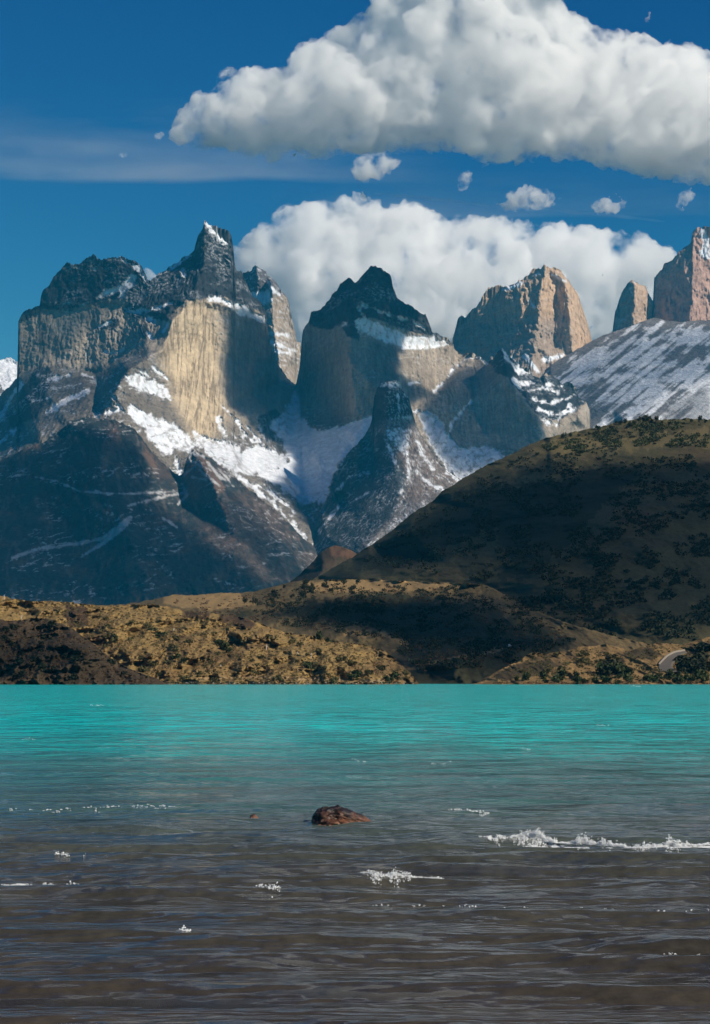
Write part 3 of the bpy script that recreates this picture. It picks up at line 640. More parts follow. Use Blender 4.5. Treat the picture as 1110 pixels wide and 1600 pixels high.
rh_top = [(420, 940), (450, 925), (500, 900), (530, 882), (550, 872), (580, 852), (616, 827), (646, 801), (676, 784), (691, 768), (724, 748), (752, 731), (787, 716), (822, 698), (853, 685), (883, 678), (923, 670), (949, 665), (969, 659), (994, 656), (1009, 652), (1029, 656), (1080, 655), (1110, 655), (1200, 650), (1350, 670), (1550, 740)]
righthill = Relief(rh_top, [(420, 2600), (550, 2700), (700, 2800), (883, 2950), (1010, 3050), (1110, 3050), (1550, 3000)],
    [[(560, 905, 2250), (700, 880, 2150), (850, 800, 2300), (1000, 720, 2600), (1110, 690, 2800)], [(760, 912, 1950), (850, 890, 1850), (960, 820, 2000), (1110, 760, 2300)], [(640, 830, 2500), (760, 800, 2400), (860, 760, 2480)],
     [(700, 985, 1750), (800, 985, 1600), (900, 940, 1650), (1000, 860, 1850), (1110, 810, 2100)], [(900, 1000, 1480), (1000, 940, 1620), (1110, 900, 1750), (1300, 900, 1800)], [(860, 686, 2880), (960, 695, 2820), (1060, 672, 2950)]],
    [(420, 1060), (700, 1075), (1550, 1075)], [(420, 1900), (700, 1400), (1100, 1250), (1550, 1200)], 420, 1550, 1.5, 300,
    hill_rough(55, 150, 3.0, 16),
    hill_color((0.080, 0.070, 0.033), (0.022, 0.030, 0.014), (0.085, 0.058, 0.034), 0.10, 34,
        [([[(850, 690), (900, 680), (960, 690), (1110, 665), (1110, 700), (1050, 690), (980, 705), (930, 700), (880, 712), (820, 730), (790, 735)], ([(905, 740), (840, 745), (760, 765)], 7)], (0.19, 0.145, 0.065), 14, 0.5),
         ([[(760, 800), (900, 740), (960, 720), (1010, 735), (930, 800), (880, 860), (830, 905), (760, 905), (800, 880)], [(560, 880), (640, 820), (700, 775), (740, 760), (860, 752), (860, 800), (700, 850), (600, 900)], [(690, 930), (760, 925), (830, 960), (800, 1010), (700, 1010)]], (0.020, 0.024, 0.013), 16, 0.8)], 3),
    'large_hill', mat_hill, (2.2, 14), 4, 1800)
tag(righthill.o, 'large dark brown hill with scrub rising behind the far shore', 'hill', kind='structure')

knoll = Relief([(380, 980), (440, 925), (455, 908), (468, 899), (480, 886), (490, 877), (500, 865), (508, 859), (515, 855), (523, 853), (532, 854), (541, 857), (550, 861), (559, 867), (600, 890), (660, 930)], [(380, 3300), (523, 3500), (660, 3400)],
    [[(523, 856, 3480), (505, 890, 3250), (480, 930, 3000)]], [(380, 1000), (660, 1000)], [(380, 2900), (660, 2900)], 380, 660, 1.5, 60, hill_rough(40, 100, 8.0, 20),
    hill_color((0.065, 0.050, 0.034), (0.024, 0.027, 0.016), (0.07, 0.045, 0.030), 0.16, 30, [([[(515, 850), (560, 860), (555, 875), (520, 868)]], (0.12, 0.066, 0.042), 6, .8)], 6), 'small_dark_knoll', mat_hill, (1.6, 9), 2, 900)
tag(knoll.o, 'small dark rounded knoll at the foot of the mountains', 'hill', kind='structure')

valley = Relief([(-420, 960), (-100, 950), (100, 950), (200, 944), (240, 937), (270, 930), (310, 930), (340, 927), (370, 927), (400, 924), (430, 916), (460, 909), (500, 906), (560, 906), (600, 907), (640, 909), (700, 911), (760, 914), (790, 930), (830, 950), (880, 972), (950, 992), (1030, 1010), (1110, 1020), (1400, 1040)],
    [(-420, 2300), (240, 2300), (430, 2150), (560, 2200), (760, 1900), (900, 1500), (1110, 1400), (1400, 1400)],
    [[(240, 950, 2000), (400, 945, 1900), (500, 935, 1850), (620, 930, 1900), (720, 930, 1850)], [(400, 990, 1600), (520, 985, 1600), (640, 1000, 1550), (700, 1010, 1400), (790, 1010, 1350)], [(640, 1040, 1330), (720, 1030, 1260), (800, 1020, 1300)]],
    [(-420, 1078), (1400, 1078)], [(-420, 1300), (640, 1200), (760, 1130), (1400, 1150)], -420, 1400, 1.5, 130, hill_rough(45, 70, 5.0, 26),
    hill_color((0.15, 0.108, 0.050), (0.030, 0.034, 0.015), (0.10, 0.070, 0.040), 0.16, 24,
        [([[(520, 935), (600, 925), (690, 935), (760, 950), (840, 975), (900, 1000), (860, 1030), (760, 1050), (640, 1050), (620, 1000), (560, 975), (430, 960), (460, 945)], [(640, 1050), (660, 1030), (800, 1020), (800, 1075), (640, 1075)]], (0.028, 0.032, 0.016), 14, .85),
         ([([(640, 1045), (700, 1030), (760, 1020), (790, 1012)], 2.2), ([(540, 990), (600, 990), (640, 1010)], 4), [(590, 903), (690, 906), (760, 912), (700, 918), (640, 925), (560, 925), (480, 925), (480, 912)], [(250, 930), (370, 925), (400, 945), (330, 955), (260, 945)]], (0.36, 0.235, 0.10), 5, .75)], 9),
    'valley_slopes', mat_hill, (1.6, 10), 3, 900)
tag(valley.o, 'scrubby golden and dark slopes of the valley behind the shore', 'hill', kind='structure')

lh_top = [(-420, 960), (-200, 935), (-100, 926), (0, 931), (20, 936), (50, 940), (80, 940), (110, 942), (140, 945), (170, 948), (200, 946), (240, 945), (270, 950), (300, 957), (340, 960), (360, 962), (390, 968), (420, 980), (450, 990), (480, 993), (510, 1000), (540, 1005), (570, 1008), (600, 1016), (620, 1032), (640, 1051), (652, 1066), (662, 1078)]
lefthill = Relief(lh_top, [(-420, 1350), (200, 1320), (400, 1250), (570, 1180), (662, 1060)],
    [[(140, 970, 1230), (260, 975, 1220), (350, 985, 1190), (450, 1005, 1160), (560, 1020, 1120)], [(240, 1020, 1090), (400, 1025, 1090), (520, 1040, 1070), (600, 1045, 1060)], [(350, 965, 1240), (400, 985, 1170), (370, 990, 1150)]],
    [(-420, 1079), (662, 1079)], [(-420, 985), (662, 985)], -420, 662, 1.2, 130, hill_rough(36, 34, 15.0, 26),
    hill_color((0.27, 0.18, 0.068), (0.075, 0.055, 0.024), (0.16, 0.095, 0.046), 0.04, 14,
        [([[(350, 958), (380, 962), (402, 976), (390, 984), (360, 976), (340, 968)], [(280, 950), (330, 958), (320, 970), (290, 965)], [(105, 945), (135, 950), (140, 975), (110, 980), (100, 960)]], (0.055, 0.034, 0.024), 6, .9),
         ([([(0, 1072), (660, 1072)], 4)], (0.07, 0.045, 0.028), 2, .8),
         ([([(310, 1060), (400, 1058), (500, 1062), (600, 1064)], 2)], (0.33, 0.23, 0.13), 3, .7)], 12),
    'golden_shore_hill', mat_hill, (1.8, 7), 2, 500)
tag(lefthill.o, 'long golden grassy hill dotted with shrubs along the far shore', 'hill', kind='structure')

darkhill = Relief([(-420, 990), (-100, 965), (0, 969), (20, 971), (36, 969), (50, 966), (65, 966), (78, 968), (89, 973), (104, 978), (119, 987), (143, 1005), (158, 1018), (172, 1029), (202, 1046), (238, 1059), (256, 1068), (262, 1078)], [(-420, 1150), (65, 1120), (262, 990)],
    [[(0, 1000, 1060), (80, 1005, 1040), (140, 1030, 1010)], [(65, 968, 1115), (90, 1000, 1050), (100, 1040, 1000)]], [(-420, 1080), (262, 1080)], [(-420, 955), (262, 960)], -420, 262, 1.2, 90, hill_rough(26, 26, 25.0, 24),
    hill_color((0.080, 0.057, 0.034), (0.030, 0.030, 0.015), (0.06, 0.036, 0.024), 0.1, 12, [([([(0, 1073), (262, 1073)], 3)], (0.045, 0.03, 0.02), 2, .8)], 15), 'dark_shore_hill', mat_hill, (2.0, 6), 2, 300)
tag(darkhill.o, 'low dark brown rocky hill in front of the golden hill', 'hill', kind='structure')

rightshore = Relief([(700, 1079), (735, 1071), (755, 1066), (779, 1049), (795, 1041), (813, 1034), (822, 1025), (832, 1020), (854, 1022), (870, 1019), (886, 1018), (902, 1012), (924, 1010), (943, 1007), (965, 1010), (985, 1018), (1000, 1014), (1012, 1010), (1028, 1005), (1050, 1006), (1069, 1008), (1080, 1004), (1094, 999), (1110, 996), (1200, 980), (1400, 990)],
    [(700, 1050), (800, 1150), (900, 1220), (1050, 1240), (1400, 1300)],
    [[(780, 1060, 1070), (880, 1045, 1100), (960, 1045, 1100), (1030, 1052, 1070), (1060, 1054, 1070), (1110, 1050, 1080)], [(965, 1014, 1200), (990, 1025, 1140), (1020, 1030, 1130)], [(1030, 1037, 1120), (1045, 1024, 1165), (1072, 1017, 1195)], [(1053, 1036, 1122), (1066, 1022, 1168)]],
    [(700, 1080), (1400, 1080)], [(700, 1000), (1400, 985)], 700, 1400, 1.2, 80, hill_rough(14, 24, 35.0, 14),
    hill_color((0.27, 0.17, 0.068), (0.06, 0.050, 0.022), (0.16, 0.10, 0.05), 0.08, 13,
        [([[(779, 1052), (800, 1040), (830, 1035), (860, 1030), (872, 1040), (850, 1052), (800, 1062), (770, 1066)], [(975, 1015), (1000, 1012), (1022, 1012), (1035, 1022), (1025, 1032), (1000, 1030), (975, 1025)], [(1055, 1045), (1080, 1010), (1110, 1003), (1110, 1050)], [(940, 1035), (975, 1030), (980, 1055), (940, 1058)]], (0.045, 0.036, 0.02), 5, .85),
         ([([(740, 1073), (1200, 1073)], 3.5)], (0.075, 0.045, 0.028), 2, .85)], 18), 'right_shore_slope', mat_hill, (1.5, 7), 2, 500)
tag(rightshore.o, 'low shore slope of golden grass and dark outcrops beside the road', 'hill', kind='structure')

# one sheet of ground under lake and land, out to the horizon
gm = bpy.data.materials.new('ground_soil'); gm.use_nodes = True
gm.node_tree.nodes['Principled BSDF'].inputs['Base Color'].default_value = (0.07, 0.055, 0.04, 1)
gm.node_tree.nodes['Principled BSDF'].inputs['Roughness'].default_value = 1
gx, gy = np.meshgrid(np.linspace(-8900, 8900, 9), np.linspace(18100, -4000, 9))
tag(mesh_grid('ground', np.stack([gx, gy, gx * 0 - 6.0], -1), None, gm), None, None, kind='structure')

# road climbing the right shore
le = [(1031, 1049), (1029.5, 1043), (1031, 1038), (1036, 1032.5), (1044, 1025), (1055, 1019.5), (1070, 1017)]
re_ = [(1060, 1050), (1052, 1044), (1051, 1039), (1054, 1034), (1060, 1028), (1066, 1022.5), (1074, 1019)]
def ribbon(name, L, R, rel, lift, mat, n=24):
    t = np.linspace(0, 1, n); tt = np.linspace(0, 1, len(L))
    rows = []
    for E in (L, R):
        E = np.array(E); rows.append([(np.interp(q, tt, E[:, 0]), np.interp(q, tt, E[:, 1])) for q in t])
    Ys = [rel.at(a[0] * .5 + b[0] * .5, a[1] * .5 + b[1] * .5) for a, b in zip(*rows)]
    Ys = np.array([p.y if p else 1150 for p in Ys])
    for _ in range(3): Ys[1:-1] = (Ys[:-2] + Ys[1:-1] + Ys[2:]) / 3
    Ys = np.minimum.accumulate(Ys[::-1])[::-1]
    P = []
    for k in range(7):
        w = k / 6
        P.append([unproj(np.float64(a[0] * (1 - w) + b[0] * w), np.float64(a[1] * (1 - w) + b[1] * w), Y - lift - 4 * w) for a, b, Y in zip(rows[0], rows[1], Ys)])
    P = np.array(P)
    return P
am = bpy.data.materials.new('gravel_road'); am.use_nodes = True
nn_, ll_ = am.node_tree.nodes, am.node_tree.links
tn = nn_.new('ShaderNodeTexNoise'); tn.inputs['Scale'].default_value = 0.8; tn.inputs['Detail'].default_value = 6
cr = nn_.new('ShaderNodeValToRGB'); cr.color_ramp.elements[0].color = (0.065, 0.056, 0.045, 1); cr.color_ramp.elements[1].color = (0.12, 0.10, 0.08, 1)
ge = nn_.new('ShaderNodeNewGeometry'); ll_.new(ge.outputs['Position'], tn.inputs['Vector']); ll_.new(tn.outputs['Fac'], cr.inputs['Fac']); ll_.new(cr.outputs['Color'], nn_['Principled BSDF'].inputs['Base Color'])
nn_['Principled BSDF'].inputs['Roughness'].default_value = 0.95
RP = ribbon('road', le, re_, rightshore, 9, am)
skirt = RP[-1:].copy(); skirt[..., 2] -= 6; skirt[..., 1] += 6
tag(mesh_grid('road', np.concatenate([RP, skirt], 0), None, am), 'grey gravel road curving up the right shore', 'road', kind='structure')
# pale low guard wall along its outer edge
gw = bpy.data.materials.new('pale_stone'); gw.use_nodes = True
gw.node_tree.nodes['Principled BSDF'].inputs['Base Color'].default_value = (0.27, 0.235, 0.19, 1)
gw.node_tree.nodes['Principled BSDF'].inputs['Roughness'].default_value = 0.9
e = RP[0][6:]
hgt = 0.9
a_ = e + np.array([-0.35, -0.2, -1.0]); b_ = e + np.array([-0.35, -0.2, hgt]); c_ = e + np.array([0.35, 0.2, hgt]); d_ = e + np.array([0.35, 0.2, -1.0])
tag(mesh_grid('guard_wall', np.array([a_, b_, c_, d_, a_]), None, gw, smooth=False), 'low pale stone guard wall along the outer edge of the shore road', 'wall')

# ------------------------------------------------------------------ shrubs, trees, dead wood
def leaf_mat(name, c1, c2):
    m = bpy.data.materials.new(name); m.use_nodes = True
    n, l = m.node_tree.nodes, m.node_tree.links
    b = n['Principled BSDF']; g = n.new('ShaderNodeNewGeometry'); t = n.new('ShaderNodeTexNoise'); t.inputs['Scale'].default_value = 0.7; t.inputs['Detail'].default_value = 5
    r = n.new('ShaderNodeValToRGB'); r.color_ramp.elements[0].position = 0.35; r.color_ramp.elements[1].position = 0.65
    r.color_ramp.elements[0].color = (*c1, 1); r.color_ramp.elements[1].color = (*c2, 1)
    l.new(g.outputs['Position'], t.inputs['Vector']); l.new(t.outputs['Fac'], r.inputs['Fac']); l.new(r.outputs['Color'], b.inputs['Base Color'])
    b.inputs['Roughness'].default_value = 0.8; b.inputs['Specular IOR Level'].default_value = 0.2
    return m
M_OL = leaf_mat('olive_leaves', (0.060, 0.055, 0.020), (0.125, 0.105, 0.040))
M_GR = leaf_mat('green_leaves', (0.024, 0.036, 0.012), (0.060, 0.070, 0.022))
M_DK = leaf_mat('dark_leaves', (0.014, 0.020, 0.010), (0.034, 0.040, 0.018))
M_RU = leaf_mat('russet_twigs', (0.075, 0.042, 0.022), (0.14, 0.085, 0.042))
M_GT = leaf_mat('straw_grass', (0.16, 0.105, 0.042), (0.29, 0.19, 0.08))
M_WD = leaf_mat('bark', (0.07, 0.05, 0.035), (0.11, 0.08, 0.06))
M_DW = leaf_mat('bleached_wood', (0.42, 0.39, 0.34), (0.58, 0.54, 0.48))

def quads(name, C, size, mat, parent=None, nrm=None):
    """a cloud of small leaf-sized faces centred on C"""
    n = len(C)
    a = rng.normal(size=(n, 3)); a /= np.linalg.norm(a, axis=1)[:, None]
    b = np.cross(a, rng.normal(size=(n, 3))); b /= np.linalg.norm(b, axis=1)[:, None]
    s = (size * rng.uniform(0.6, 1.3, n))[:, None]
    P = np.stack([C - a * s - b * s * .5, C + a * s * .3 - b * s * .9, C + a * s + b * s * .4, C - a * s * .2 + b * s], 1)
    me = bpy.data.meshes.new(name)
    me.vertices.add(4 * n); me.vertices.foreach_set('co', P.reshape(-1).astype(np.float32))
    me.loops.add(4 * n); me.loops.foreach_set('vertex_index', np.arange(4 * n, dtype=np.int32))
    me.polygons.add(n); me.polygons.foreach_set('loop_start', np.arange(0, 4 * n, 4, dtype=np.int32)); me.update(calc_edges=True)
    me.materials.append(mat)
    o = bpy.data.objects.new(name, me); scene.collection.objects.link(o)
    if parent: o.parent = parent
    return o

def crown_points(n, w, h, lobes, rise=0.0):
    """points clumped in lobes spread through an uneven crown"""
    L = [(rng.uniform(-w, w) * .62, rng.uniform(-w, w) * .62, rise + h * rng.uniform(.25, .78), rng.uniform(.28, .5)) for _ in range(lobes)]
    out = []
    for i in range(n):
        lx, ly, lz, lr = L[i % lobes]
        d = rng.normal(size=3); d /= np.linalg.norm(d); q = rng.uniform(.55, 1.0)
        out.append((lx + d[0] * lr * w * q, ly + d[1] * lr * w * q, max(0.02, lz + d[2] * lr * h * q)))
    return np.array(out)

def tube(name, pts, rad, mat, parent=None, sides=6):
    V, F = [], []
    for i, (p, r) in enumerate(zip(pts, rad)):
        for k in range(sides):
            t = 2 * math.pi * k / sides
            V.append((p[0] + r * math.cos(t), p[1] + r * math.sin(t), p[2] + r * 0.2 * math.sin(t * 2)))
    for i in range(len(pts) - 1):
        for k in range(sides):
            a, b = i * sides + k, i * sides + (k + 1) % sides
            F.append((a, b, b + sides, a + sides))
    F.append(tuple(range(sides))[::-1]); F.append(tuple((len(pts) - 1) * sides + k for k in range(sides)))
    me = bpy.data.meshes.new(name); me.from_pydata(V, [], F); me.materials.append(mat)
    o = bpy.data.objects.new(name, me); scene.collection.objects.link(o)
    if parent: o.parent = parent
    return o

def make_shrub(kind, mat, w, h, n):
    r = bpy.data.objects.new(kind, None); scene.collection.objects.link(r)
    quads('foliage', crown_points(n, w, h, 7), 0.16 * w, mat, r)
    tube('stem', [(0, 0, -.8), (.1 * w, 0, .35 * h), (.2 * w, .1 * w, .6 * h)], [.09 * w, .06 * w, .03 * w], M_WD, r)
    return r
def make_tree(kind, mat, w, h, n):
    r = bpy.data.objects.new(kind, None); scene.collection.objects.link(r)
    quads('crown', crown_points(n, w, h * .8, 9, h * .15), 0.15 * w, mat, r)
    tube('trunk', [(0, 0, -1), (.04 * w, 0, .3 * h), (-.05 * w, .05 * w, .6 * h), (.03 * w, 0, .9 * h)], [.09 * w, .07 * w, .05 * w, .01], M_WD, r)
    return r
def copy_tree(o, parent=None):
    c = o.copy(); scene.collection.objects.link(c); c.parent = parent
    for ch in [x for x in list(scene.objects) if x.parent == o]: copy_tree(ch, c)
    return c
_kids = {}
def put(proto, used, p, s, label, cat, group):
    if proto not in _kids: _kids[proto] = list(proto.children)
    if proto not in used: used.add(proto); o = proto
    else:
        o = proto.copy(); scene.collection.objects.link(o)
        for ch in _kids[proto]:
            c = ch.copy(); scene.collection.objects.link(c); c.parent = o
    o.location = p; o.scale = (s * random.uniform(.85, 1.2), s * random.uniform(.85, 1.2), s * random.uniform(.8, 1.15)); o.rotation_euler = (0, 0, random.uniform(0, 6.28))
    tag(o, label, cat, group)
    return o

sh_ol = [make_shrub('shrub', M_OL, 2.0, 2.0, 170) for _ in range(3)]
sh_gr = [make_shrub('green_shrub', M_GR, 2.2, 2.4, 190) for _ in range(3)]
sh_dk = [make_shrub('dark_shrub', M_DK, 2.4, 2.4, 190) for _ in range(2)]
tr_dk = [make_tree('hill_tree', M_DK, 3.2, 6.5, 260) for _ in range(3)]
tr_gr = [make_tree('hill_tree', M_GR, 3.2, 6.0, 260) for _ in range(2)]
used = set()
def in_poly(u, v, poly):
    return poly_sd(np.array([u]), np.array([v]), poly)[0] > 0
def place(protos, rel, spots, smin, smax, label, cat, group):
    n = 0
    for u, v in spots:
        p = rel.at(u, v)
        if p is None: continue
        p.z -= 0.15
        put(random.choice(protos), used, p, random.uniform(smin, smax), label, cat, group); n += 1
    return n
def scatter(poly, n, seed=0, lam=30, thr=-1.0):
    """clumped random spots inside an outline"""
    a = np.array(poly); m = n * 30
    u, v = rng.uniform(a[:, 0].min(), a[:, 0].max(), m), rng.uniform(a[:, 1].min(), a[:, 1].max(), m)
    ok = poly_sd(u, v, poly) > 0
    if thr > -.9: ok &= fbm(u / lam, v / lam * 2, u * 0 + seed, 3) > thr
    return list(zip(u[ok][:n].tolist(), v[ok][:n].tolist()))
LHP = [(262, 985), (340, 968), (420, 990), (520, 1008), (590, 1018), (640, 1060), (640, 1068), (262, 1068), (180, 1030), (140, 990), (160, 965)]
place(sh_ol, lefthill, [(u, v) for u, v in scatter(LHP, 62, 2, 30, 0.0)], .7, 1.5, 'small olive shrub on the golden grassy hill', 'shrub', 'olive shrubs on the golden hill')
place(sh_gr, lefthill, [(486, 1045), (492, 1050), (606, 1066), (612, 1062), (553, 1063), (556, 1058), (499, 1000), (512, 1004), (240, 990), (252, 996), (348, 1016), (356, 1020), (345, 1008), (275, 1030), (285, 1036), (180, 1000)], 1.2, 2.1, 'bushy green shrub on the lower golden hill', 'shrub', 'green shrubs on the golden hill')
place(sh_dk, darkhill, scatter([(0, 985), (60, 975), (100, 985), (140, 1010), (200, 1055), (150, 1068), (0, 1068)], 26, 5), .7, 1.5, 'dark shrub on the brown rocky hill at the waterline', 'shrub', 'dark shrubs on the brown hill')
place(sh_gr, rightshore, scatter([(770, 1068), (800, 1060), (900, 1055), (1030, 1060), (1110, 1060), (1110, 1069)], 34, 6), .9, 1.9, 'green shrub along the right waterline', 'shrub', 'green shrubs by the right shore')
place(sh_dk + sh_gr, rightshore, [(944, 1052), (950, 1050), (956, 1053), (962, 1050), (968, 1054), (974, 1052), (948, 1046), (958, 1045), (966, 1047), (980, 1056), (940, 1056)], 1.6, 2.5, 'tall dark shrub in the thicket on the right shore', 'shrub', 'dark thicket on the right shore')
place(sh_dk, rightshore, scatter([(1060, 1040), (1080, 1016), (1110, 1008), (1110, 1055), (1070, 1055)], 24, 9), 1.2, 2.4, 'dark shrub on the bank above the road', 'shrub', 'dark shrubs above the road')
place(sh_ol, rightshore, scatter([(870, 1024), (960, 1016), (985, 1030), (930, 1050), (870, 1052), (800, 1055)], 26, 9), .7, 1.4, 'low olive shrub on the golden right shore', 'shrub', 'olive shrubs on the right shore')
place(tr_dk + tr_gr, righthill, [(u, float(np.interp(u, [p[0] for p in rh_top], [p[1] for p in rh_top])) + random.uniform(2, 9)) for u in [880, 892, 905, 921, 934, 948, 955, 963, 970, 977, 984, 991, 998, 1002, 1006, 1010, 1014, 1019, 1026, 1035, 1047, 1058, 1069, 1081, 1094, 1104]], .7, 1.5, 'dark evergreen tree on the crest of the large hill', 'tree', 'trees on the crest of the large hill')
place(tr_dk, valley, scatter([(380, 935), (470, 912), (560, 912), (560, 935), (430, 950), (380, 950)], 26, 4), .6, 1.1, 'dark tree on the valley slope below the knoll', 'tree', 'trees in the valley')
# prominent dead trees
def dead(p, h, label):
    r = bpy.data.objects.new('dead_tree', None); scene.collection.objects.link(r); r.location = p
    lx = random.uniform(-.35, .35)
    tube('trunk', [(0, 0, -.5), (lx * h * .4, 0, h * .5), (lx * h, .1, h)], [.34, .24, .08], M_DW, r)
    tube('branch', [(lx * h * .4, 0, h * .5), (lx * h * .4 + h * .28, 0, h * .72)], [.16, .05], M_DW, r)
    tube('branch', [(lx * h * .5, 0, h * .6), (lx * h * .5 - h * .22, .2, h * .8)], [.13, .04], M_DW, r)
    tag(r, label, 'dead tree', 'bleached dead trees on the golden hill')
for u, v, h, lb in [(416, 1016, 3.4, 'bleached dead tree standing on the middle of the golden hill'), (33, 967, 2.6, 'bleached dead tree above the dark brown hill'), (6, 936, 2.8, 'pale dead tree on the crest at the left edge'),
                    (271, 987, 2.2, 'short dead tree among shrubs on the golden slope'), (466, 1024, 2.0, 'small dead snag on the pale bare patch'), (486, 1027, 2.2, 'dead snag beside the pale bare patch'), (345, 1044, 1.8, 'low dead snag near the foot of the golden hill'), (496, 996, 2.0, 'dead snag on the ridge of the golden hill')]:
    p = lefthill.at(u, v)
    if p: dead(p, h, lb)
# masses of scrub and tufts nobody could count
def mass(name, rel, spots, w, h, k, size, mat, label, cat):
    C = []
    for u, v in spots:
        p = rel.at(u, v)
        if p is None: continue
        s = random.uniform(.5, 1.35)
        q = rng.normal(size=(k, 3)); q /= np.linalg.norm(q, axis=1)[:, None]; q *= rng.uniform(.4, 1, (k, 1))
        q[:, 2] = q[:, 2] * .5 + .45
        C.append(np.array(p) + q * np.array((w, w, h)) * s)
    if C: tag(quads(name, np.concatenate(C), size, mat), label, cat, kind='stuff')
mass('grass', lefthill, scatter([(0, 935), (200, 950), (340, 965), (420, 985), (590, 1012), (648, 1068), (250, 1068), (150, 1000), (60, 962), (0, 960)], 1500, 1), .9, .7, 14, .26, M_GT, 'straw coloured grass tufts on the golden hill', 'grass')
mass('undergrowth', lefthill, scatter([(0, 935), (200, 950), (340, 965), (420, 985), (590, 1012), (648, 1068), (250, 1068), (150, 1000), (60, 962), (0, 960)], 900, 3, 22, 0.05), 1.1, .9, 16, .26, M_OL, 'low olive and brown undergrowth on the golden hill', 'undergrowth')
mass('heath', lefthill, scatter([(0, 935), (200, 950), (340, 965), (420, 985), (590, 1012), (648, 1068), (250, 1068), (150, 1000), (60, 962), (0, 960)], 500, 8, 16, 0.15), 1.2, .9, 16, .26, M_RU, 'russet heath on the golden hill', 'heath')
mass('undergrowth', rightshore, scatter([(760, 1066), (830, 1025), (960, 1012), (1110, 1000), (1110, 1068)], 700, 4, 20, -0.05), 1.1, .9, 16, .26, M_OL, 'low undergrowth covering the right shore', 'undergrowth')
mass('heath', darkhill, scatter([(0, 972), (80, 970), (140, 1005), (240, 1062), (240, 1068), (0, 1068)], 500, 8), 1.1, .8, 14, .25, M_RU, 'russet heath on the dark hill', 'heath')
mass('scrub_woodland', righthill, scatter([(560, 880), (700, 775), (860, 690), (1000, 662), (1110, 662), (1110, 1000), (760, 990), (760, 910)], 2600, 6, 60, 0.0), 4.0, 3.6, 16, .95, M_DK, 'dark scrub woodland patches across the large hill', 'woodland')
mass('scrub_woodland', righthill, scatter([(820, 705), (1000, 660), (1110, 660), (1110, 700), (950, 700), (850, 725)], 500, 16, 40, 0.1), 4.0, 3.8, 16, .95, M_GR, 'green scrub woodland near the crest of the large hill', 'woodland')
mass('scrub_woodland', valley, scatter([(380, 940), (460, 915), (560, 912), (760, 918), (900, 1000), (800, 1040), (660, 1050), (600, 1000), (420, 975)], 1500, 7, 40, 0.0), 2.6, 2.4, 14, .6, M_DK, 'dark scrub woodland on the valley slopes', 'woodland')
mass('heath', valley, scatter([(240, 938), (400, 928), (460, 915), (760, 918), (900, 1000), (800, 1040), (660, 1050), (600, 1000), (420, 975), (300, 960)], 900, 17, 40, -0.1), 2.0, 1.4, 14, .5, M_RU, 'russet heath on the valley slopes', 'heath')
SHL = [(-60, 1066.4), (650, 1066.4), (650, 1069.4), (-60, 1069.4)]; SHR = [(770, 1066.2), (1160, 1066.2), (1160, 1069.2), (770, 1069.2)]
mass('shore_rubble', lefthill, scatter(SHL, 420, 1), .8, .5, 12, .24, M_DK, 'dark stones and wrack along the waterline of the golden hill', 'rubble')
mass('shore_rubble', lefthill, scatter(SHL, 160, 2), .7, .4, 10, .20, M_DW, 'pale stones along the waterline of the golden hill', 'rubble')
mass('shore_rubble', rightshore, scatter(SHR, 260, 3), .8, .5, 12, .24, M_RU, 'brown stones along the waterline of the right shore', 'rubble')
# pale boulder on the valley side
import bmesh
def boulder(name, p, dims, mat, seed, label, cat, sub=4, rough=0.22, cut=None):
    bm = bmesh.new(); bmesh.ops.create_icosphere(bm, subdivisions=sub, radius=1.0)
    co = np.array([v.co[:] for v in bm.verts])
    n = ridged(co[:, 0] * 1.1 + seed, co[:, 1] * 1.1, co[:, 2] * 1.1, 5, .55) * rough + fbm(co[:, 0] * 4 + seed, co[:, 1] * 4, co[:, 2] * 4, 4, .6) * rough * .45
    for v, d in zip(bm.verts, n): v.co *= (1 + d)
    if cut:
        for v in bm.verts: cut(v)
    for v in bm.verts: v.co = Vector((v.co.x * dims[0], v.co.y * dims[1], v.co.z * dims[2]))
    me = bpy.data.meshes.new(name); bm.to_mesh(me); bm.free()
    me.materials.append(mat)
    o = bpy.data.objects.new(name, me); scene.collection.objects.link(o); o.location = p
    return tag(o, label, cat)
p = valley.at(795, 1011) or righthill.at(795, 1011)
if p: boulder('boulder', p + Vector((0, -2, .6)), (1.6, 1.3, 1.2), M_DW, 3.0, 'pale boulder on the dark valley side above the right shore', 'boulder', 3)
# ------------------------------------------------------------------ the lake
def wave_h(x, y):
    """height of the water surface; short shore swell near the camera, wind chop further out"""
    wx = fbm(x / 3.8, y / 5.0, x * 0 + 2, 3, .5)
    amp1 = 0.049 * np.clip((34 - y) / 14, 0, 1) * (0.45 + 0.55 * sstep(-.5, .6, fbm(x / 3.5, y / 2.2, x * 0 + 44, 3)))
    ph = 2 * np.pi * (y / 1.25 + 0.018 * x + 0.30 * wx + 0.22 * np.sin(x / 3.1))
    s = (np.sin(ph) + 0.3 * np.sin(2 * ph)) * .9; h = amp1 * (np.exp(1.0 * s) - 1.2)
    a2 = np.clip(y / 26, 0.35, 1.5)
    ph2 = 2 * np.pi * (y / 2.9 - x / 11 + 0.7 * fbm(x / 6, y / 6, x * 0 + 9, 3))
    h = h + 0.016 * a2 * (np.exp(1.0 * np.sin(ph2)) - 1.27)
    h = h + 0.007 * a2 * fbm(x / 0.55, y / 0.30, x * 0 + 5, 4, .6)
    h = h + 0.012 * a2 * fbm(x / 2.0, y / 0.9, x * 0 + 15, 3, .55)
    h = h + 0.050 * np.clip(y / 60 - .4, 0, 1.2) * ridged(x / 6.0, y / 3.2, x * 0 + 25, 3, .55)
    return h
CAMZ = CAMH
vr = np.concatenate([np.array([1064.6, 1065.2, 1066, 1067]), np.arange(1068, 1100, 1.0), np.arange(1100, 1230, .8), np.arange(1230, 1680, .62)])
Yr = CAMZ * FPX / (vr - V0)
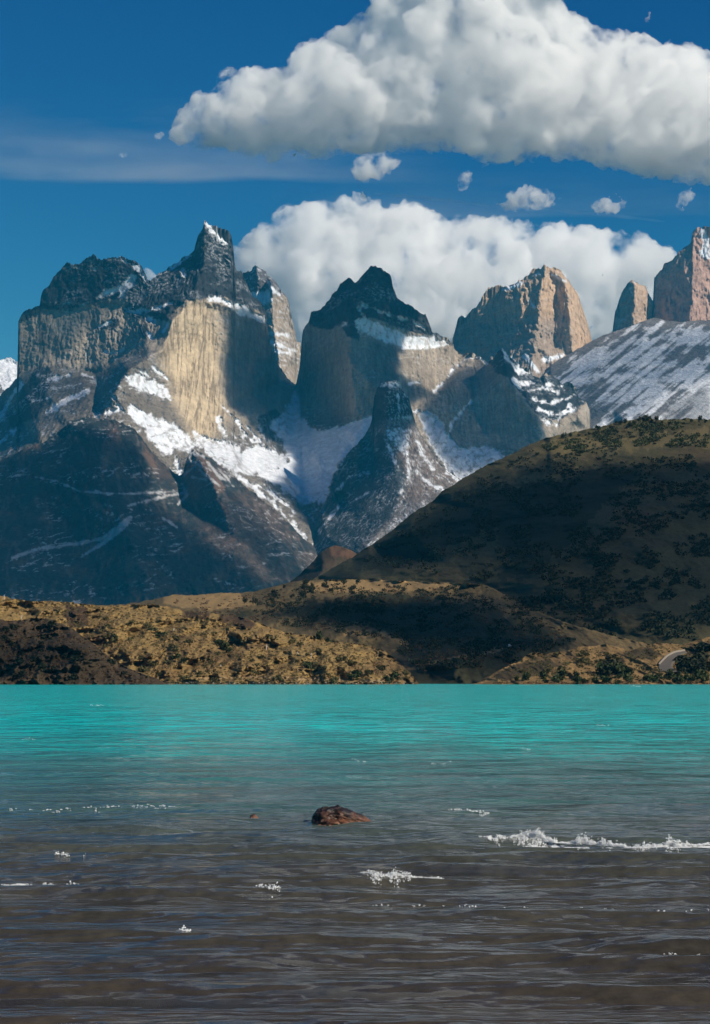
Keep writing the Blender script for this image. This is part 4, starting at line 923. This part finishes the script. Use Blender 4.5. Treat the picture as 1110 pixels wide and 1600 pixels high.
uc = np.arange(-330, 1441, 1.7)
UU, YY = np.meshgrid(uc, Yr)
XX = (UU - U0) / FPX * YY
HH = wave_h(XX, YY) * np.clip((2000 - YY) / 1200, 0, 1) * np.clip(120 / YY, 0, 1) ** .5
wm = bpy.data.materials.new('lake_water'); wm.use_nodes = True
n, l = wm.node_tree.nodes, wm.node_tree.links
b = n['Principled BSDF']; g = n.new('ShaderNodeNewGeometry'); sx = n.new('ShaderNodeSeparateXYZ'); l.new(g.outputs['Position'], sx.inputs[0])
# how deep the water is follows the distance from the shore; the shoal edge wanders
mp = n.new('ShaderNodeMapping'); mp.inputs['Scale'].default_value = (0.06, 0.13, 0); l.new(g.outputs['Position'], mp.inputs['Vector'])
t1 = n.new('ShaderNodeTexNoise'); t1.inputs['Scale'].default_value = 1.0; t1.inputs['Detail'].default_value = 6; t1.inputs['Roughness'].default_value = .62; l.new(mp.outputs[0], t1.inputs['Vector'])
lg = n.new('ShaderNodeMath'); lg.operation = 'LOGARITHM'; lg.inputs[1].default_value = 10; l.new(sx.outputs['Y'], lg.inputs[0])
ad = n.new('ShaderNodeMath'); ad.operation = 'MULTIPLY_ADD'; ad.inputs[1].default_value = 0.20; l.new(t1.outputs['Fac'], ad.inputs[0]); l.new(lg.outputs[0], ad.inputs[2])
mr = n.new('ShaderNodeMapRange'); mr.inputs['From Min'].default_value = 1.1; mr.inputs['From Max'].default_value = 2.5; l.new(ad.outputs[0], mr.inputs['Value'])
cr = n.new('ShaderNodeValToRGB'); l.new(mr.outputs['Result'], cr.inputs['Fac'])
def pos(Y): return (math.log10(Y) + 0.10 - 1.1) / 1.4
stops = [(11, (0.058, 0.048, 0.034)), (19, (0.066, 0.064, 0.048)), (25, (0.075, 0.100, 0.086)), (32, (0.064, 0.155, 0.145)), (42, (0.050, 0.225, 0.215)), (54, (0.022, 0.36, 0.34)), (80, (0.0, 0.56, 0.55)), (200, (0.0, 0.58, 0.56))]
el = cr.color_ramp.elements
el[0].position = pos(stops[0][0]); el[0].color = (*stops[0][1], 1)
el[1].position = min(1, pos(stops[-1][0])); el[1].color = (*stops[-1][1], 1)
for Yp, c in stops[1:-1]:
    e = el.new(pos(Yp)); e.color = (*c, 1)
# pebbly bed showing through the shallows; plumes of silt further out
t2 = n.new('ShaderNodeTexNoise'); t2.inputs['Scale'].default_value = 9.0; t2.inputs['Detail'].default_value = 8; t2.inputs['Roughness'].default_value = .75
l.new(g.outputs['Position'], t2.inputs['Vector'])
m2 = n.new('ShaderNodeMapRange'); m2.inputs['From Min'].default_value = .3; m2.inputs['From Max'].default_value = .7; m2.inputs['To Min'].default_value = .62; m2.inputs['To Max'].default_value = 1.3
l.new(t2.outputs['Fac'], m2.inputs['Value'])
vm = n.new('ShaderNodeVectorMath'); vm.operation = 'SCALE'; l.new(cr.outputs['Color'], vm.inputs[0]); l.new(m2.outputs['Result'], vm.inputs['Scale'])
t3 = n.new('ShaderNodeTexNoise'); t3.inputs['Scale'].default_value = 1.0; t3.inputs['Detail'].default_value = 6; t3.inputs['Roughness'].default_value = .7
mp3 = n.new('ShaderNodeMapping'); mp3.inputs['Scale'].default_value = (0.25, 0.045, 0); l.new(g.outputs['Position'], mp3.inputs['Vector']); l.new(mp3.outputs[0], t3.inputs['Vector'])
m3 = n.new('ShaderNodeMapRange'); m3.inputs['From Min'].default_value = .3; m3.inputs['From Max'].default_value = .7; m3.inputs['To Min'].default_value = .72; m3.inputs['To Max'].default_value = 1.16; l.new(t3.outputs['Fac'], m3.inputs['Value'])
vm3 = n.new('ShaderNodeVectorMath'); vm3.operation = 'SCALE'; l.new(vm.outputs['Vector'], vm3.inputs[0]); l.new(m3.outputs['Result'], vm3.inputs['Scale'])
l.new(vm3.outputs['Vector'], b.inputs['Base Color'])
b.inputs['Roughness'].default_value = 0.14; b.inputs['IOR'].default_value = 1.33; b.inputs['Specular IOR Level'].default_value = 0.28
sm = n.new('ShaderNodeMapRange'); sm.inputs['From Min'].default_value = 20; sm.inputs['From Max'].default_value = 60; sm.inputs['To Min'].default_value = .8; sm.inputs['To Max'].default_value = .20
l.new(sx.outputs['Y'], sm.inputs['Value']); l.new(sm.outputs['Result'], b.inputs['Specular IOR Level'])
# wind ripples: fine close by, broad far out
def ripple(scale, stretch, dist):
    m = n.new('ShaderNodeMapping'); m.inputs['Scale'].default_value = (scale * stretch, scale, scale); l.new(g.outputs['Position'], m.inputs['Vector'])
    t = n.new('ShaderNodeTexNoise'); t.inputs['Scale'].default_value = 1.0; t.inputs['Detail'].default_value = 5; t.inputs['Roughness'].default_value = .6; l.new(m.outputs[0], t.inputs['Vector'])
    bp = n.new('ShaderNodeBump'); bp.inputs['Strength'].default_value = 1.0; bp.inputs['Distance'].default_value = dist; l.new(t.outputs['Fac'], bp.inputs['Height'])
    return bp
r1 = ripple(6.0, .5, .008); r2 = ripple(.42, .40, .75)
l.new(r1.outputs['Normal'], r2.inputs['Normal']); l.new(r2.outputs['Normal'], b.inputs['Normal'])
P = np.stack([XX, YY, HH], -1)
lake = mesh_grid('water', P, None, wm)
tag(lake, 'turquoise lake turning brown in the shallows near the camera', 'lake', kind='structure')

# rocks breaking the surface
rm = bpy.data.materials.new('wet_red_rock'); rm.use_nodes = True
n, l = rm.node_tree.nodes, rm.node_tree.links; b = n['Principled BSDF']
t = n.new('ShaderNodeTexNoise'); t.inputs['Scale'].default_value = 9; t.inputs['Detail'].default_value = 9; t.inputs['Roughness'].default_value = .7
tc = n.new('ShaderNodeTexCoord'); l.new(tc.outputs['Object'], t.inputs['Vector'])
sp = n.new('ShaderNodeSeparateXYZ'); l.new(tc.outputs['Object'], sp.inputs[0])
ma = n.new('ShaderNodeMath'); ma.operation = 'MULTIPLY_ADD'; ma.inputs[1].default_value = -1.5; l.new(sp.outputs['Z'], ma.inputs[0]); l.new(t.outputs['Fac'], ma.inputs[2])
r = n.new('ShaderNodeValToRGB'); r.color_ramp.elements[0].position = .22; r.color_ramp.elements[0].color = (0.018, 0.012, 0.010, 1); r.color_ramp.elements[1].position = .56; r.color_ramp.elements[1].color = (0.21, 0.085, 0.042, 1)
l.new(ma.outputs[0], r.inputs['Fac']); l.new(r.outputs['Color'], b.inputs['Base Color'])
b.inputs['Roughness'].default_value = .42
bp = n.new('ShaderNodeBump'); bp.inputs['Distance'].default_value = .03; l.new(t.outputs['Fac'], bp.inputs['Height']); l.new(bp.outputs['Normal'], b.inputs['Normal'])
def on_water(u, v):
    Y = CAMZ * FPX / (v - V0); return Vector(((u - U0) / FPX * Y, Y, 0))
def rock_cut(v):
    # steep at the left, one long shoulder down to the right
    if v.co.x > 0: v.co.z *= max(0.35, 1 - .62 * v.co.x)
    if v.co.x < -.45: v.co.x = -.45 + (v.co.x + .45) * .55
boulder('rock', on_water(532, 1285) + Vector((-.02, 0, -.04)), (.45, .32, .205), rm, 7.3, 'jagged red brown rock breaking the shallow water', 'rock', 5, .30, rock_cut)
boulder('small_rock', on_water(397, 1282) + Vector((0, 0, 0)), (.055, .05, .07), rm, 2.1, 'small dark rock tip in the water beside the bigger rock', 'rock', 3, .25)

# foam on breaking ripples
fm = bpy.data.materials.new('foam'); fm.use_nodes = True
b = fm.node_tree.nodes['Principled BSDF']; b.inputs['Base Color'].default_value = (.88, .90, .90, 1); b.inputs['Roughness'].default_value = .5; b.inputs['IOR'].default_value = 1.33
_oct = np.array([(1, 0, 0), (-1, 0, 0), (0, 1, 0), (0, -1, 0), (0, 0, 1), (0, 0, -1)], float)
_of = np.array([(0, 2, 4), (2, 1, 4), (1, 3, 4), (3, 0, 4), (2, 0, 5), (1, 2, 5), (3, 1, 5), (0, 3, 5)])
def foam(line, up, dn, n, rmin, rmax, label, sparse=0.0):
    """line of (u, v); bubbles heaped from up px above it to dn px below"""
    a = np.array(line, float)
    nc = max(10, n // 8); m = nc * 3
    q = rng.uniform(0, 1, m); u = a[0, 0] + (a[-1, 0] - a[0, 0]) * q; sd_ = abs(a[0, 0]) * .1 + abs(a[0, 1]) * .37
    base = np.interp(u, a[:, 0], a[:, 1]) + 4.0 * fbm(u / 60, u * 0 + sd_, u * 0 + up, 4, .6)
    low = fbm(u / 45, u * 0 + 7, u * 0 + sd_, 4, .65); fin = fbm(u / 7, u * 0 + 2, u * 0 + sd_, 3, .65)
    env = (0.15 + 1.0 * sstep(-.3, .4, low)) * (.8 + .4 * sstep(-.35, .35, fin)) * np.clip(np.sin(math.pi * q) * 1.8, .1, 1)
    w = np.abs(rng.normal(0, .5, m)) * env * rng.choice([1, 1, -.75], m)
    score = .5 * low + .35 * fbm(u / 5, w * 6, u * 0 + sd_, 3, .6) + .25 * np.clip(np.sin(math.pi * q) * 1.5, 0, 1) + rng.normal(0, .16, m) - sparse
    k_ = np.argsort(-score)[:nc]
    u, w, base = u[k_], w[k_], base[k_]
    k = rng.integers(0, nc, n)
    u = u[k] + rng.normal(0, 1.1, n); w = w[k] + rng.normal(0, .05, n); v0 = base[k]
    Y0 = CAMZ * FPX / (v0 - V0); Yl = CAMZ * FPX / (v0 + np.maximum(0, -w) * dn - V0)
    Yw = np.where(w > 0, Y0 + rng.normal(0, .03, n), Yl); Xw = (u - U0) / FPX * Yw
    C = np.stack([Xw, Yw, np.where(w > 0, np.maximum(wave_h(Xw, Yw), 0.01) + w * up * Y0 / FPX, wave_h(Xw, Yw) + .004)], -1)
    R = rng.uniform(rmin, rmax, n) * rng.choice([.35, .6, 1], n)
    jit = rng.uniform(.7, 1.3, (n, 6, 1))
    rot = rng.normal(size=(n, 3, 3)); rot = np.linalg.qr(rot)[0]
    V = C[:, None, :] + np.einsum('kj,nij->nki', _oct, rot) * R[:, None, None] * jit
    F = (_of[None] + 6 * np.arange(n)[:, None, None]).reshape(-1, 3)
    me = bpy.data.meshes.new('foam')
    me.vertices.add(6 * n); me.vertices.foreach_set('co', V.reshape(-1).astype(np.float32))
    me.loops.add(F.size); me.loops.foreach_set('vertex_index', F.reshape(-1).astype(np.int32))
    me.polygons.add(len(F)); me.polygons.foreach_set('loop_start', np.arange(0, F.size, 3, dtype=np.int32)); me.update(calc_edges=True)
    me.materials.append(fm)
    o = bpy.data.objects.new('foam', me); scene.collection.objects.link(o)
    tag(o, label, 'foam', kind='stuff')
foam([(748, 1315), (800, 1318), (860, 1319), (930, 1321), (1000, 1328), (1060, 1324), (1130, 1322), (1240, 1324)], 9, 9, 36000, .002, .0075, 'long white foaming crest right of the rock', -.1)
foam([(562, 1375), (585, 1378), (620, 1380), (650, 1380), (698, 1378)], 8, 5, 4200, .002, .006, 'short bright foam patch nearer than the rock', .1)
foam([(-14, 1384), (0, 1385), (60, 1388), (100, 1391), (148, 1392)], 6, 5, 3600, .002, .006, 'foam streak at the left edge of the shallows', .1)
foam([(700, 1269), (730, 1269), (764, 1272)], 5, 3, 420, .003, .009, 'small sparkle of foam beyond the long crest', .1)
foam([(10, 1266), (60, 1267), (130, 1264), (215, 1260), (300, 1264)], 4, 3, 600, .003, .009, 'thin broken foam line left of the small rock', .2)
foam([(80, 1339), (110, 1341), (145, 1342)], 4, 3, 160, .003, .007, 'tiny foam flecks above the left foam streak', .1)
foam([(395, 1398), (420, 1402), (450, 1405)], 5, 4, 260, .003, .008, 'scattered foam flecks on the middle ripple', .1)
foam([(278, 1462), (288, 1462), (300, 1462)], 9, 6, 260, .003, .008, 'single bright splash on the near ripple', -.5)
foam([(550, 1415), (700, 1420), (850, 1423), (1000, 1428), (1110, 1425)], 4, 3, 500, .0025, .006, 'thin sparkling crest below the long foam', .1)
foam([(1020, 1496), (1060, 1498), (1130, 1500)], 4, 3, 240, .0025, .006, 'sparkling flecks at the right edge of the near ripples', 0)
foam([(985, 1430), (1040, 1431)], 4, 3, 160, .003, .007, 'bright flecks under the right end of the long foam', 0)
for i_, (a_, b_) in enumerate([(45, 1156), (690, 1192), (940, 1136), (1000, 1074), (150, 1102), (560, 1190), (820, 1172)]):
    foam([(a_ - 14, b_), (a_, b_ + .6), (a_ + 16, b_ + .2)], 2.2, 1.2, 46, .006 * (1160 - V0) / (b_ - V0) * .9, .013 * (1160 - V0) / (b_ - V0) * .9, 'small whitecap fleck out on the turquoise water', -.6)
# ------------------------------------------------------------------ clouds, beyond and above the haze
def cloud_mat(name, dens, col=(0.998, 0.998, 0.998), aniso=0.0):
    m = bpy.data.materials.new(name); m.use_nodes = True
    n, l = m.node_tree.nodes, m.node_tree.links
    n.remove(n['Principled BSDF'])
    v = n.new('ShaderNodeVolumePrincipled'); v.inputs['Density'].default_value = dens; v.inputs['Color'].default_value = (*col, 1); v.inputs['Anisotropy'].default_value = aniso
    l.new(v.outputs[0], n['Material Output'].inputs['Volume'])
    return m
def ragged(m, dens, s1, lo=.42, hi=.62, s2=None):
    """break the cloud's density up with turbulence so that its rim frays"""
    n, l = m.node_tree.nodes, m.node_tree.links
    v = [x for x in n if x.type == 'PRINCIPLED_VOLUME'][0]
    g = n.new('ShaderNodeNewGeometry'); t = n.new('ShaderNodeTexNoise'); t.inputs['Scale'].default_value = s1; t.inputs['Detail'].default_value = 5; t.inputs['Roughness'].default_value = .68
    l.new(g.outputs['Position'], t.inputs['Vector'])
    r = n.new('ShaderNodeMapRange'); r.inputs['From Min'].default_value = lo; r.inputs['From Max'].default_value = hi; r.inputs['To Min'].default_value = 0; r.inputs['To Max'].default_value = dens
    l.new(t.outputs['Fac'], r.inputs['Value']); l.new(r.outputs['Result'], v.inputs['Density'])
    return m
def cloud_mesh(name, C, R, voxel, mat, amp, lam, seed=0.0):
    """union of billows, roughened"""
    n = len(C)
    bm = bmesh.new(); bmesh.ops.create_icosphere(bm, subdivisions=2, radius=1.0)
    co = np.array([v.co[:] for v in bm.verts]); fa = np.array([[v.index for v in f.verts] for f in bm.faces]); bm.free()
    V = (C[:, None, :] + co[None] * R[:, None, :]).reshape(-1, 3)
    F = (fa[None] + len(co) * np.arange(n)[:, None, None]).reshape(-1, 3)
    me = bpy.data.meshes.new(name)
    me.vertices.add(len(V)); me.vertices.foreach_set('co', V.reshape(-1).astype(np.float32))
    me.loops.add(F.size); me.loops.foreach_set('vertex_index', F.reshape(-1).astype(np.int32))
    me.polygons.add(len(F)); me.polygons.foreach_set('loop_start', np.arange(0, F.size, 3, dtype=np.int32)); me.update(calc_edges=True)
    tmp = bpy.data.objects.new(name, me); scene.collection.objects.link(tmp)
    md = tmp.modifiers.new('r', 'REMESH'); md.mode = 'VOXEL'; md.voxel_size = voxel
    dg = bpy.context.evaluated_depsgraph_get(); dg.update()
    me2 = bpy.data.meshes.new_from_object(tmp.evaluated_get(dg))
    bpy.data.objects.remove(tmp)
    me2.name = name
    nv = len(me2.vertices); P = np.empty(nv * 3, np.float32); me2.vertices.foreach_get('co', P); P = P.reshape(-1, 3).astype(float)
    N = np.empty(nv * 3, np.float32); me2.vertices.foreach_get('normal', N); N = N.reshape(-1, 3)
    d = amp * (fbm(P[:, 0] / lam + seed, P[:, 1] / lam, P[:, 2] / lam, 6, .64) + 0.5 * (-ridged(P[:, 0] / lam * 1.6, P[:, 1] / lam * 1.6, P[:, 2] / lam * 1.6 + seed, 3)))
    P = P + N * d[:, None]
    me2.vertices.foreach_set('co', P.reshape(-1).astype(np.float32)); me2.update()
    me2.materials.clear(); me2.materials.append(mat)
    me2.polygons.foreach_set('use_smooth', np.ones(len(me2.polygons), bool))
    o = bpy.data.objects.new(name, me2); scene.collection.objects.link(o)
    return o
def billow_cloud(outline, Y, n, rmax, depth, voxel_px, mat, label, seed, amp_px=13, lam_px=55, rmin=4, group=None):
    """billows filling a surveyed outline, each at its own depth"""
    a = np.array(outline, float); px = Y / FPX
    C, R = [], []; rs = np.random.default_rng(seed)
    u = rs.uniform(a[:, 0].min(), a[:, 0].max(), n * 6); v = rs.uniform(a[:, 1].min(), a[:, 1].max(), n * 6)
    sd = poly_sd(u, v, outline); ok = sd > rmin; u, v, sd = u[ok][:n], v[ok][:n], sd[ok][:n]
    r = np.minimum(sd * rs.uniform(.7, 1.05, len(sd)), rs.uniform(.35, 1, len(sd)) * rmax)
    r = np.maximum(r, rmin)
    lim = np.minimum(sd * 1.1, depth)
    dy = rs.uniform(-1, 1, len(sd)) * lim * px
    C = unproj(u, v, Y + dy); R = np.stack([r, r * 1.15, r * .92], -1) * px
    o = cloud_mesh('cloud', C, R, voxel_px * px, mat, amp_px * px, lam_px * px, seed)
    return tag(o, label, 'cloud', group)
CM = ragged(cloud_mat('cumulus', 0.010), 0.0095, 0.0028, .43, .60)
CY = 24000.0
billow_cloud([(264, 205), (270, 178), (300, 144), (326, 142), (332, 112), (350, 82), (364, 100), (400, 96), (446, 90), (470, 62), (520, 42), (560, 18), (580, -20), (640, -60), (760, -70), (850, -30), (900, 18), (940, 44), (1000, 50), (1050, 62), (1110, 75), (1250, 90), (1400, 180), (1400, 280),
              (1250, 300), (1110, 292), (1060, 288), (1010, 284), (950, 266), (900, 258), (850, 250), (790, 262), (740, 262), (690, 244), (640, 240), (560, 248), (480, 252), (400, 250), (340, 236), (276, 230)], CY, 1300, 52, 110, 3.2, CM, 'big white cumulus filling the upper right of the sky', 3)
billow_cloud([(340, 410), (356, 392), (372, 374), (400, 350), (428, 326), (460, 314), (500, 314), (528, 298), (560, 291), (590, 302), (615, 314), (650, 306), (682, 318), (702, 340), (740, 326), (800, 332), (850, 342), (900, 342), (950, 350), (1000, 358), (1050, 378), (1075, 410), (1070, 480), (1000, 580), (800, 620), (500, 620), (400, 520), (366, 440)],
             CY - 1500, 1100, 42, 100, 3.2, CM, 'long white cumulus bank behind the peaks', 5)
CW = ragged(cloud_mat('wisp', 0.002), 0.014, 0.008, .44, .62)
CS = ragged(cloud_mat('thin_cumulus', 0.0035), 0.014, 0.0060, .44, .62)
billow_cloud([(542, 262), (552, 245), (580, 234), (605, 234), (636, 250), (620, 266), (600, 280), (575, 290), (552, 280)], 19600.0, 70, 18, 22, 2.0, CS, 'small ragged cloud tuft hanging under the big cumulus', 7, 5, 16, 3)
billow_cloud([(712, 285), (716, 270), (732, 262), (748, 270), (740, 284), (725, 302), (714, 300)], 19600.0, 30, 9, 10, 1.6, CS, 'tiny cloud wisp between the two big clouds', 8, 4, 12, 2)
billow_cloud([(772, 318), (790, 300), (820, 288), (850, 290), (884, 306), (870, 322), (830, 334), (795, 336)], 19600.0, 70, 16, 20, 1.8, CS, 'thin ragged cloud above the broad tower', 9, 6, 16, 2.5)
billow_cloud([(918, 322), (940, 306), (965, 300), (985, 318), (970, 334), (935, 338)], 19600.0, 50, 12, 14, 1.8, CS, 'faint round cloud puff above the right bank', 10, 5, 14, 2.5)
billow_cloud([(1054, 318), (1062, 300), (1080, 288), (1092, 296), (1082, 316), (1068, 332), (1056, 330)], 19600.0, 40, 10, 12, 1.6, CS, 'small cloud wisp at the right edge below the big cumulus', 11, 4, 12, 2)
billow_cloud([(222, 424), (226, 414), (240, 420), (252, 434), (238, 450), (224, 446)], 19600.0, 30, 9, 10, 1.6, CS, 'small cloud scrap peeping between the two left summits', 12, 3, 12, 2)
billow_cloud([(236, 214), (242, 206), (256, 205), (262, 213), (252, 220), (240, 220)], 19600.0, 30, 7, 8, 1.4, CW, 'faint cloud scrap off the left tip of the big cumulus', 13, 3, 10, 1.5)
billow_cloud([(180, 242), (188, 236), (202, 237), (200, 246), (188, 248)], 19600.0, 25, 6, 8, 1.4, CW, 'tiny lone cloud wisp in the blue above the left summit', 14, 3, 10, 1.5)
billow_cloud([(1004, 36), (1012, 16), (1020, 12), (1018, 34), (1010, 44)], 19600.0, 25, 6, 8, 1.4, CW, 'thin upright wisp above the top of the big cumulus', 15, 3, 10, 1.5)
billow_cloud([(-300, -160), (0, -140), (400, -180), (800, -150), (1100, -170), (1500, -120), (1700, -260), (1500, -480), (900, -560), (300, -520), (-200, -460), (-420, -300)], CY, 500, 120, 160, 9.0, CM, 'unseen cumulus added above the frame to brighten the ripples', 21, 14, 90, 12)  # unseen cloud, added so the near ripples reflect something bright
# high veil: a wedge of thin ice cloud, thickest along its lower edge
def wedge(name, u0, u1, v0, v1, Y, thick, dens, label):
    m = cloud_mat(name, dens)
    ragged(m, dens * 2.2, 1.0, .38, .68)
    n, l = m.node_tree.nodes, m.node_tree.links; mp = n.new('ShaderNodeMapping'); mp.inputs['Scale'].default_value = (0.00025, 0.0002, 0.0018); mp.inputs['Rotation'].default_value = (0, .08, 0)
    l.new([x for x in n if x.type == 'NEW_GEOMETRY'][0].outputs['Position'], mp.inputs['Vector']); l.new(mp.outputs[0], [x for x in n if x.type == 'TEX_NOISE'][0].inputs['Vector'])
    us = np.linspace(u0, u1, 60); R = []
    vb = v1 + 2 * np.sin(us / 90) + 1.5 * np.sin(us / 37)
    for w, tk in ((0, 0.0), (.3, .12), (.5, .28), (.75, .62), (.92, 1), (1, 0.0)):
        R.append((v0 + (vb - v0) * w, tk))
    fade = np.clip((u1 - us) / ((u1 - u0) * .45), 0.02, 1) * np.clip((us - u0) / 120 + (u0 < 0), 0.02, 1)
    front = [unproj(us, vv, Y - thick * tk * fade - 1) for vv, tk in R]; backp = [unproj(us, vv, Y + thick * tk * fade + 1) for vv, tk in R][::-1]
    o = mesh_grid(name, np.array(front + backp + front[:1]), None, m)
    me = o.data; bm = bmesh.new(); bm.from_mesh(me); bmesh.ops.remove_doubles(bm, verts=bm.verts, dist=.01); bmesh.ops.holes_fill(bm, edges=bm.edges, sides=0); bmesh.ops.recalc_face_normals(bm, faces=bm.faces); bm.to_mesh(me); bm.free()
    tag(o, label, 'cloud')
wedge('cirrus_cloud', -300, 720, 150, 287, 30000, 900, 0.0002, 'thin veil of high cloud with a sharp lower edge at the left')
wedge('cirrus_cloud', 420, 1300, 262, 342, 29000, 600, 0.00012, 'faint streaky veil of high cloud between the two cumulus banks')
def trail(pts, rpx, Y, dens, label):
    m = cloud_mat('contrail', dens)
    px = Y / FPX; a = np.array(pts, float); us = np.linspace(a[0, 0], a[-1, 0], 40); vs = np.interp(us, a[:, 0], a[:, 1])
    rr = rpx * px * (.25 + .75 * np.sin(np.linspace(0.05, math.pi - .05, 40)) ** .5) * (1 + .25 * np.sin(us / 7))
    ring = []
    for k in range(9):
        t = 2 * math.pi * k / 8; c = unproj(us, vs, np.full(40, float(Y))); c[:, 2] += rr * math.sin(t); c[:, 1] += rr * 3 * math.cos(t); ring.append(c)
    o = mesh_grid('contrail', np.array(ring), None, m)
    bm = bmesh.new(); bm.from_mesh(o.data); bmesh.ops.remove_doubles(bm, verts=bm.verts, dist=.01); bmesh.ops.holes_fill(bm, edges=bm.edges, sides=0); bmesh.ops.recalc_face_normals(bm, faces=bm.faces); bm.to_mesh(o.data); bm.free()
    tag(o, label, 'contrail')
trail([(585, 302), (640, 306), (700, 313), (765, 321)], 2.2, 27000, 0.0022, 'bright thin contrail streak above the cloud bank')
trail([(760, 322), (850, 327), (935, 334), (1040, 346)], 2.6, 27000, 0.0006, 'faint contrail streak running on to the right')

# unseen clouds added on the sunward side, shaped so their shadows fall on chosen slopes
def shade_cloud(rels, outline, zc, n, rmax, label, seed, edge=9, dens=0.36, rmin=3):
    a = np.array(outline, float); rs = np.random.default_rng(seed)
    u = rs.uniform(a[:, 0].min(), a[:, 0].max(), n * 8); v = rs.uniform(a[:, 1].min(), a[:, 1].max(), n * 8)
    sd = poly_sd(u, v, outline) + 5 * fbm(u / 25, v / 25, u * 0 + seed, 4, .6); ok = sd > rmin; u, v, sd = u[ok][:n], v[ok][:n], sd[ok][:n]
    C, R, px = [], [], 1
    for a_, b_, s_ in zip(u, v, sd):
        p = None
        for rel in rels:
            p = rel.at(a_, b_)
            if p is not None: break
        if p is None or float(rel.nat(a_, b_) @ np.array(TO_SUN)) < .22: continue    # slopes turned from the sun need no cloud
        px = p.y / FPX
        q = p + TO_SUN * ((zc - p.z) / TO_SUN.z)
        r = max(7, min(s_, rmax * random.uniform(.5, 1))) * px
        C.append(q[:]); R.append((r, r, r * .9))
    m = cloud_mat('added_shade_cloud', dens / (edge * px))
    o = cloud_mesh('cloud', np.array(C), np.array(R), 3.2 * px, m, 3 * px, 22 * px, seed)
    tag(o, label, 'cloud')
shade_cloud([ridge], [(-120, 715), (60, 688), (90, 672), (140, 650), (215, 678), (236, 712), (244, 770), (300, 815), (360, 850), (420, 890), (470, 915), (480, 960), (-120, 960)], 4200, 1900, 40, 'unseen cloud added to shade the dark mountain ridge', 31, 9, .26)
shade_cloud([ridge], [(335, 765), (370, 765), (470, 850), (520, 930), (480, 960), (350, 840)], 4150, 500, 24, 'thin unseen cloud added to shade the brown flank of the dark ridge', 39, 9, .22)
shade_cloud([massif], [(338, 485), (350, 520), (340, 575), (348, 640), (372, 655), (410, 690), (456, 722), (440, 740), (400, 748), (440, 790), (480, 835), (510, 850), (530, 770), (600, 700), (590, 655), (690, 620), (640, 580), (600, 566), (560, 562), (500, 556), (466, 545), (450, 560), (420, 500), (385, 478)], 4300, 1400, 26, 'unseen cloud added to shade the cirque between the horns', 32, 9, .6)
shade_cloud([massif], [(655, 640), (690, 600), (715, 575), (735, 560), (770, 570), (800, 612), (840, 645), (860, 700), (800, 730), (730, 748), (690, 715)], 4300, 700, 26, 'unseen cloud added to shade the buttress right of the pyramid', 33)
shade_cloud([massif], [(-160, 640), (0, 625), (30, 590), (75, 562), (150, 570), (200, 560), (190, 590), (165, 625), (145, 648), (100, 660), (50, 700), (-160, 780)], 4300, 700, 24, 'unseen cloud added to shade the slope under the left wall', 38, 9, .18)
shade_cloud([snowslope], [(858, 578), (925, 536), (1000, 506), (1110, 500), (1260, 540), (1260, 620), (1110, 600), (1040, 620), (985, 665), (880, 665)], 4500, 700, 30, 'unseen cloud added to shade the long snow slope', 34, 9, .13)
shade_cloud([righthill], [(500, 905), (550, 874), (616, 829), (676, 787), (724, 752), (787, 720), (840, 706), (900, 706), (960, 714), (1040, 704), (1200, 700), (1400, 760), (1400, 1040), (1110, 1000), (900, 1000), (800, 960), (760, 905), (640, 900)], 3950, 2600, 44, 'unseen cloud added to shade the large dark hill', 35, 9, .17)
shade_cloud([valley], [(400, 950), (470, 935), (520, 926), (620, 926), (760, 922), (860, 975), (960, 1005), (880, 1030), (800, 1068), (650, 1070), (590, 1005), (520, 995), (430, 975)], 3900, 1600, 30, 'unseen cloud added to shade the valley slopes', 36, 9, .6)
shade_cloud([darkhill], [(-200, 975), (60, 975), (110, 990), (170, 1030), (240, 1066), (-200, 1068)], 3850, 500, 22, 'unseen cloud added to shade the dark brown shore hill', 37)

# haze: the air between the camera and the mountains
hb = bpy.data.meshes.new('haze')
x0, x1, y0, y1, z0, z1 = -9000, 9000, -4500, 18200, -7.0, 3500.0
hb.from_pydata([(x0, y0, z0), (x1, y0, z0), (x1, y1, z0), (x0, y1, z0), (x0, y0, z1), (x1, y0, z1), (x1, y1, z1), (x0, y1, z1)], [], [(0, 3, 2, 1), (4, 5, 6, 7), (0, 1, 5, 4), (1, 2, 6, 5), (2, 3, 7, 6), (3, 0, 4, 7)])
hm = cloud_mat('haze_air', HAZE_D, HAZE_C, 0.0)
hb.materials.append(hm)
ho = bpy.data.objects.new('haze', hb); scene.collection.objects.link(ho)
tag(ho, 'blue haze in the air before the mountains', 'haze', kind='stuff')
